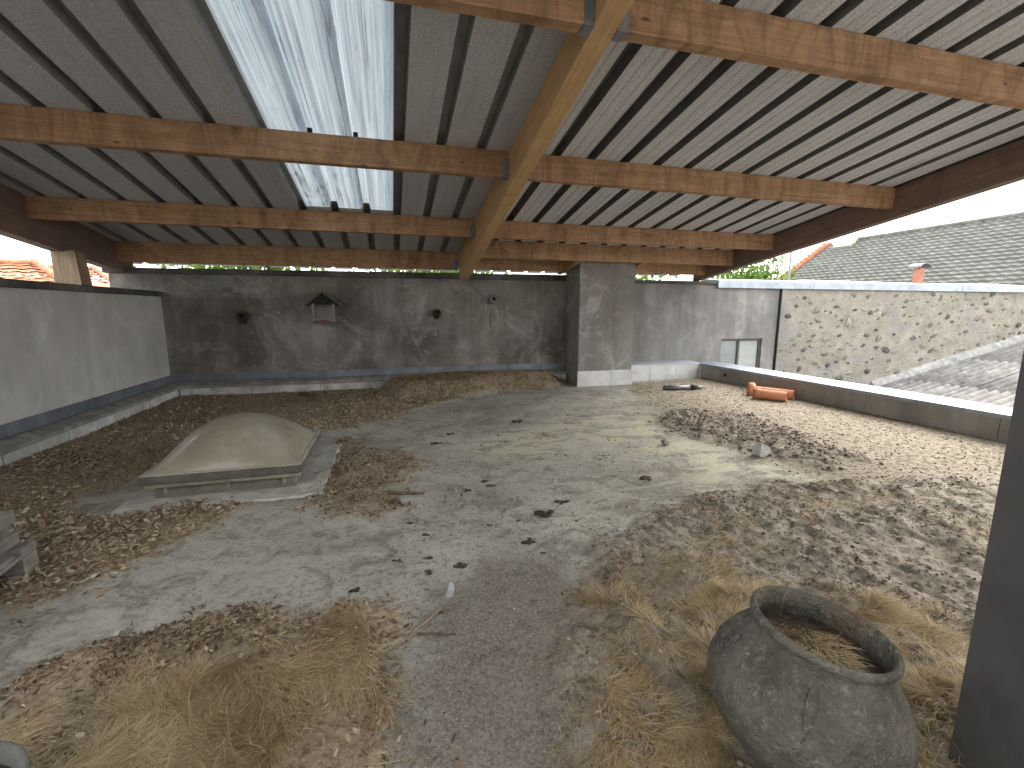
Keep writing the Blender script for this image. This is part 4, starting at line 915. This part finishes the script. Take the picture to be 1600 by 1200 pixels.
# ------------------------------------------------------------------ orange roofed houses to the left
def orange_house(x0, x1, y0, y1, ez, rz, label, hip=True, nc=14):
    t = thing('orange_roofed_house', label, 'house', ((x0 + x1) / 2, (y0 + y1) / 2, -4)); cy = (y0 + y1) / 2; h = (y1 - y0) / 2 if hip else 0
    MB().box(x0 + .3, x1 - .3, y0 + .3, y1 - .3, -4, ez).build('wall', 'plaster', t)
    for k in range(nc):
        a, b = k / nc, (k + 1.1) / nc
        def P(s, side):
            y = y0 + (cy - y0) * s if side == 'f' else y1 + (cy - y1) * s; z = ez + (rz - ez) * s; xl = x0 + h * s; xr = x1 - h * s; return xl, xr, y, z
        for side in ('f', 'b'):
            xl0, xr0, ya, za = P(a, side); xl1, xr1, yb, zb = P(min(b, 1), side); nn = 60; v = []
            for xl, xr, y, z in ((xl0, xr0, ya, za + .06), (xl1, xr1, yb, zb)):
                for i in range(nn + 1): v.append((xl + (xr - xl) * i / nn, y, z + .03 * math.sin(2 * PI * i / 3)))
            MB().add(v, [(i, i + 1, nn + 2 + i, nn + 1 + i) for i in range(nn)]).build('tile_course', 'tile_red', t)
    for xa, s in ((x0, 1), (x1, -1)):
        MB().add([(xa, y0, ez), (xa, y1, ez), (xa + s * h, cy, rz)], [(0, 1, 2)]).build('hip_slope', 'tile_red', t)
        MB().tube([(xa, y0, ez + .08), (xa + s * h, cy, rz + .08)], .14, 8).build('hip_tiles', 'tile_red', t)
    MB().tube([(x0 + h, cy, rz + .06), (x1 - h, cy, rz + .06)], .14, 8).build('ridge_tiles', 'tile_red', t)
    return t
orange_house(-32, -10.5, 21, 31, 1.4, 3.6, 'house with a bright orange tiled roof beyond the left wall')
orange_house(-32, -15, 33, 41, 2.2, 4.25, 'orange tiled house seen between the timber post and the back wall')

# ------------------------------------------------------------------ trees
M['leaf_green'] = attr_mat('green_leaves', [(0., (.03, .06, .012)), (.5, (.075, .14, .025)), (1., (.15, .24, .05))], .6, .4)
M['bark_tree'] = simple('tree_bark', (.12, .10, .08), .95, .4, 6, bump=.6)
def tree(name, x, y, h, cr, label, leaves, group=None, bare=False, size=.12):
    t = thing(name, label, 'tree', (x, y, -4), group); r = random.Random(int(x * 7 + y)); mb = MB(); tips = []
    mb.tube([(x, y, -4.2), (x + .1, y, -4 + h * .3), (x - .05, y + .1, -4 + h * .55), (x, y, -4 + h * .9)], [.28, .22, .15, .04], 8)
    for k in range(14 if not bare else 26):
        s = r.uniform(.35, .9); p = Vector((x, y, -4 + h * s)); a = r.uniform(0, 2 * PI); l = cr * r.uniform(.6, 1.05) * (1.15 - s * .6)
        q = p + Vector((math.cos(a) * l, math.sin(a) * l, l * r.uniform(.3, .9))); m_ = p.lerp(q, .5) + Vector((0, 0, .1 * l)); mb.tube([p, m_, q], [.07, .04, .012], 5); tips += [q, m_]
        if bare:
            for _ in range(9):
                b = p.lerp(q, r.uniform(.3, 1)); d = Vector((r.uniform(-1, 1), r.uniform(-1, 1), r.uniform(.1, 1))).normalized() * r.uniform(.3, .9); mb.tube([b, b + d], [.016, .006], 4)
    mb.build('trunk', 'bark_tree', t)
    if leaves:
        g = np.random.default_rng(int(abs(x) * 10)); cs = np.array([tuple(q) for q in tips]); n = leaves
        c = cs[g.integers(0, len(cs), n)] + g.normal(0, cr * .22, (n, 3)); s = g.uniform(.6, 1.3, n) * size
        d1 = g.normal(0, 1, (n, 3)); d1 /= np.linalg.norm(d1, axis=1)[:, None]; d2 = np.cross(d1, g.normal(0, 1, (n, 3))); d2 /= np.linalg.norm(d2, axis=1)[:, None]
        V = np.stack([c - d1 * s[:, None], c + d2 * s[:, None] * .55, c + d1 * s[:, None], c - d2 * s[:, None] * .55], 1)
        F = np.arange(n * 4).reshape(n, 4); tone = np.repeat(np.clip(g.normal(.6, .22, n), 0, 1), 4)
        np_mesh('crown', V.reshape(-1, 3), F, tone, M['leaf_green'], t, (x, y, -4))
    return t
tree('leafy_tree', 18.6, 21, 8.3, 2.4, 'bright green tree showing between the roof edge and the tiled house', 5000)
for i, (x, y, h, l) in enumerate([(-3.8, 15.5, 7.6, 'green tree behind the left end of the back wall'), (1.2, 16.0, 7.5, 'green tree behind the middle of the back wall'), (7.6, 16.5, 7.4, 'green tree behind the wall just right of the pillar')]):
    tree('leafy_tree', x, y, h, 2.8, l, 6000)
tree('bare_tree', -19, 40, 9.2, 3.0, 'bare leafless tree beside the timber post beyond the orange roofs', 0, bare=True)

for o in list(bpy.data.objects):
    if '_w' in o.keys(): del o['_w']
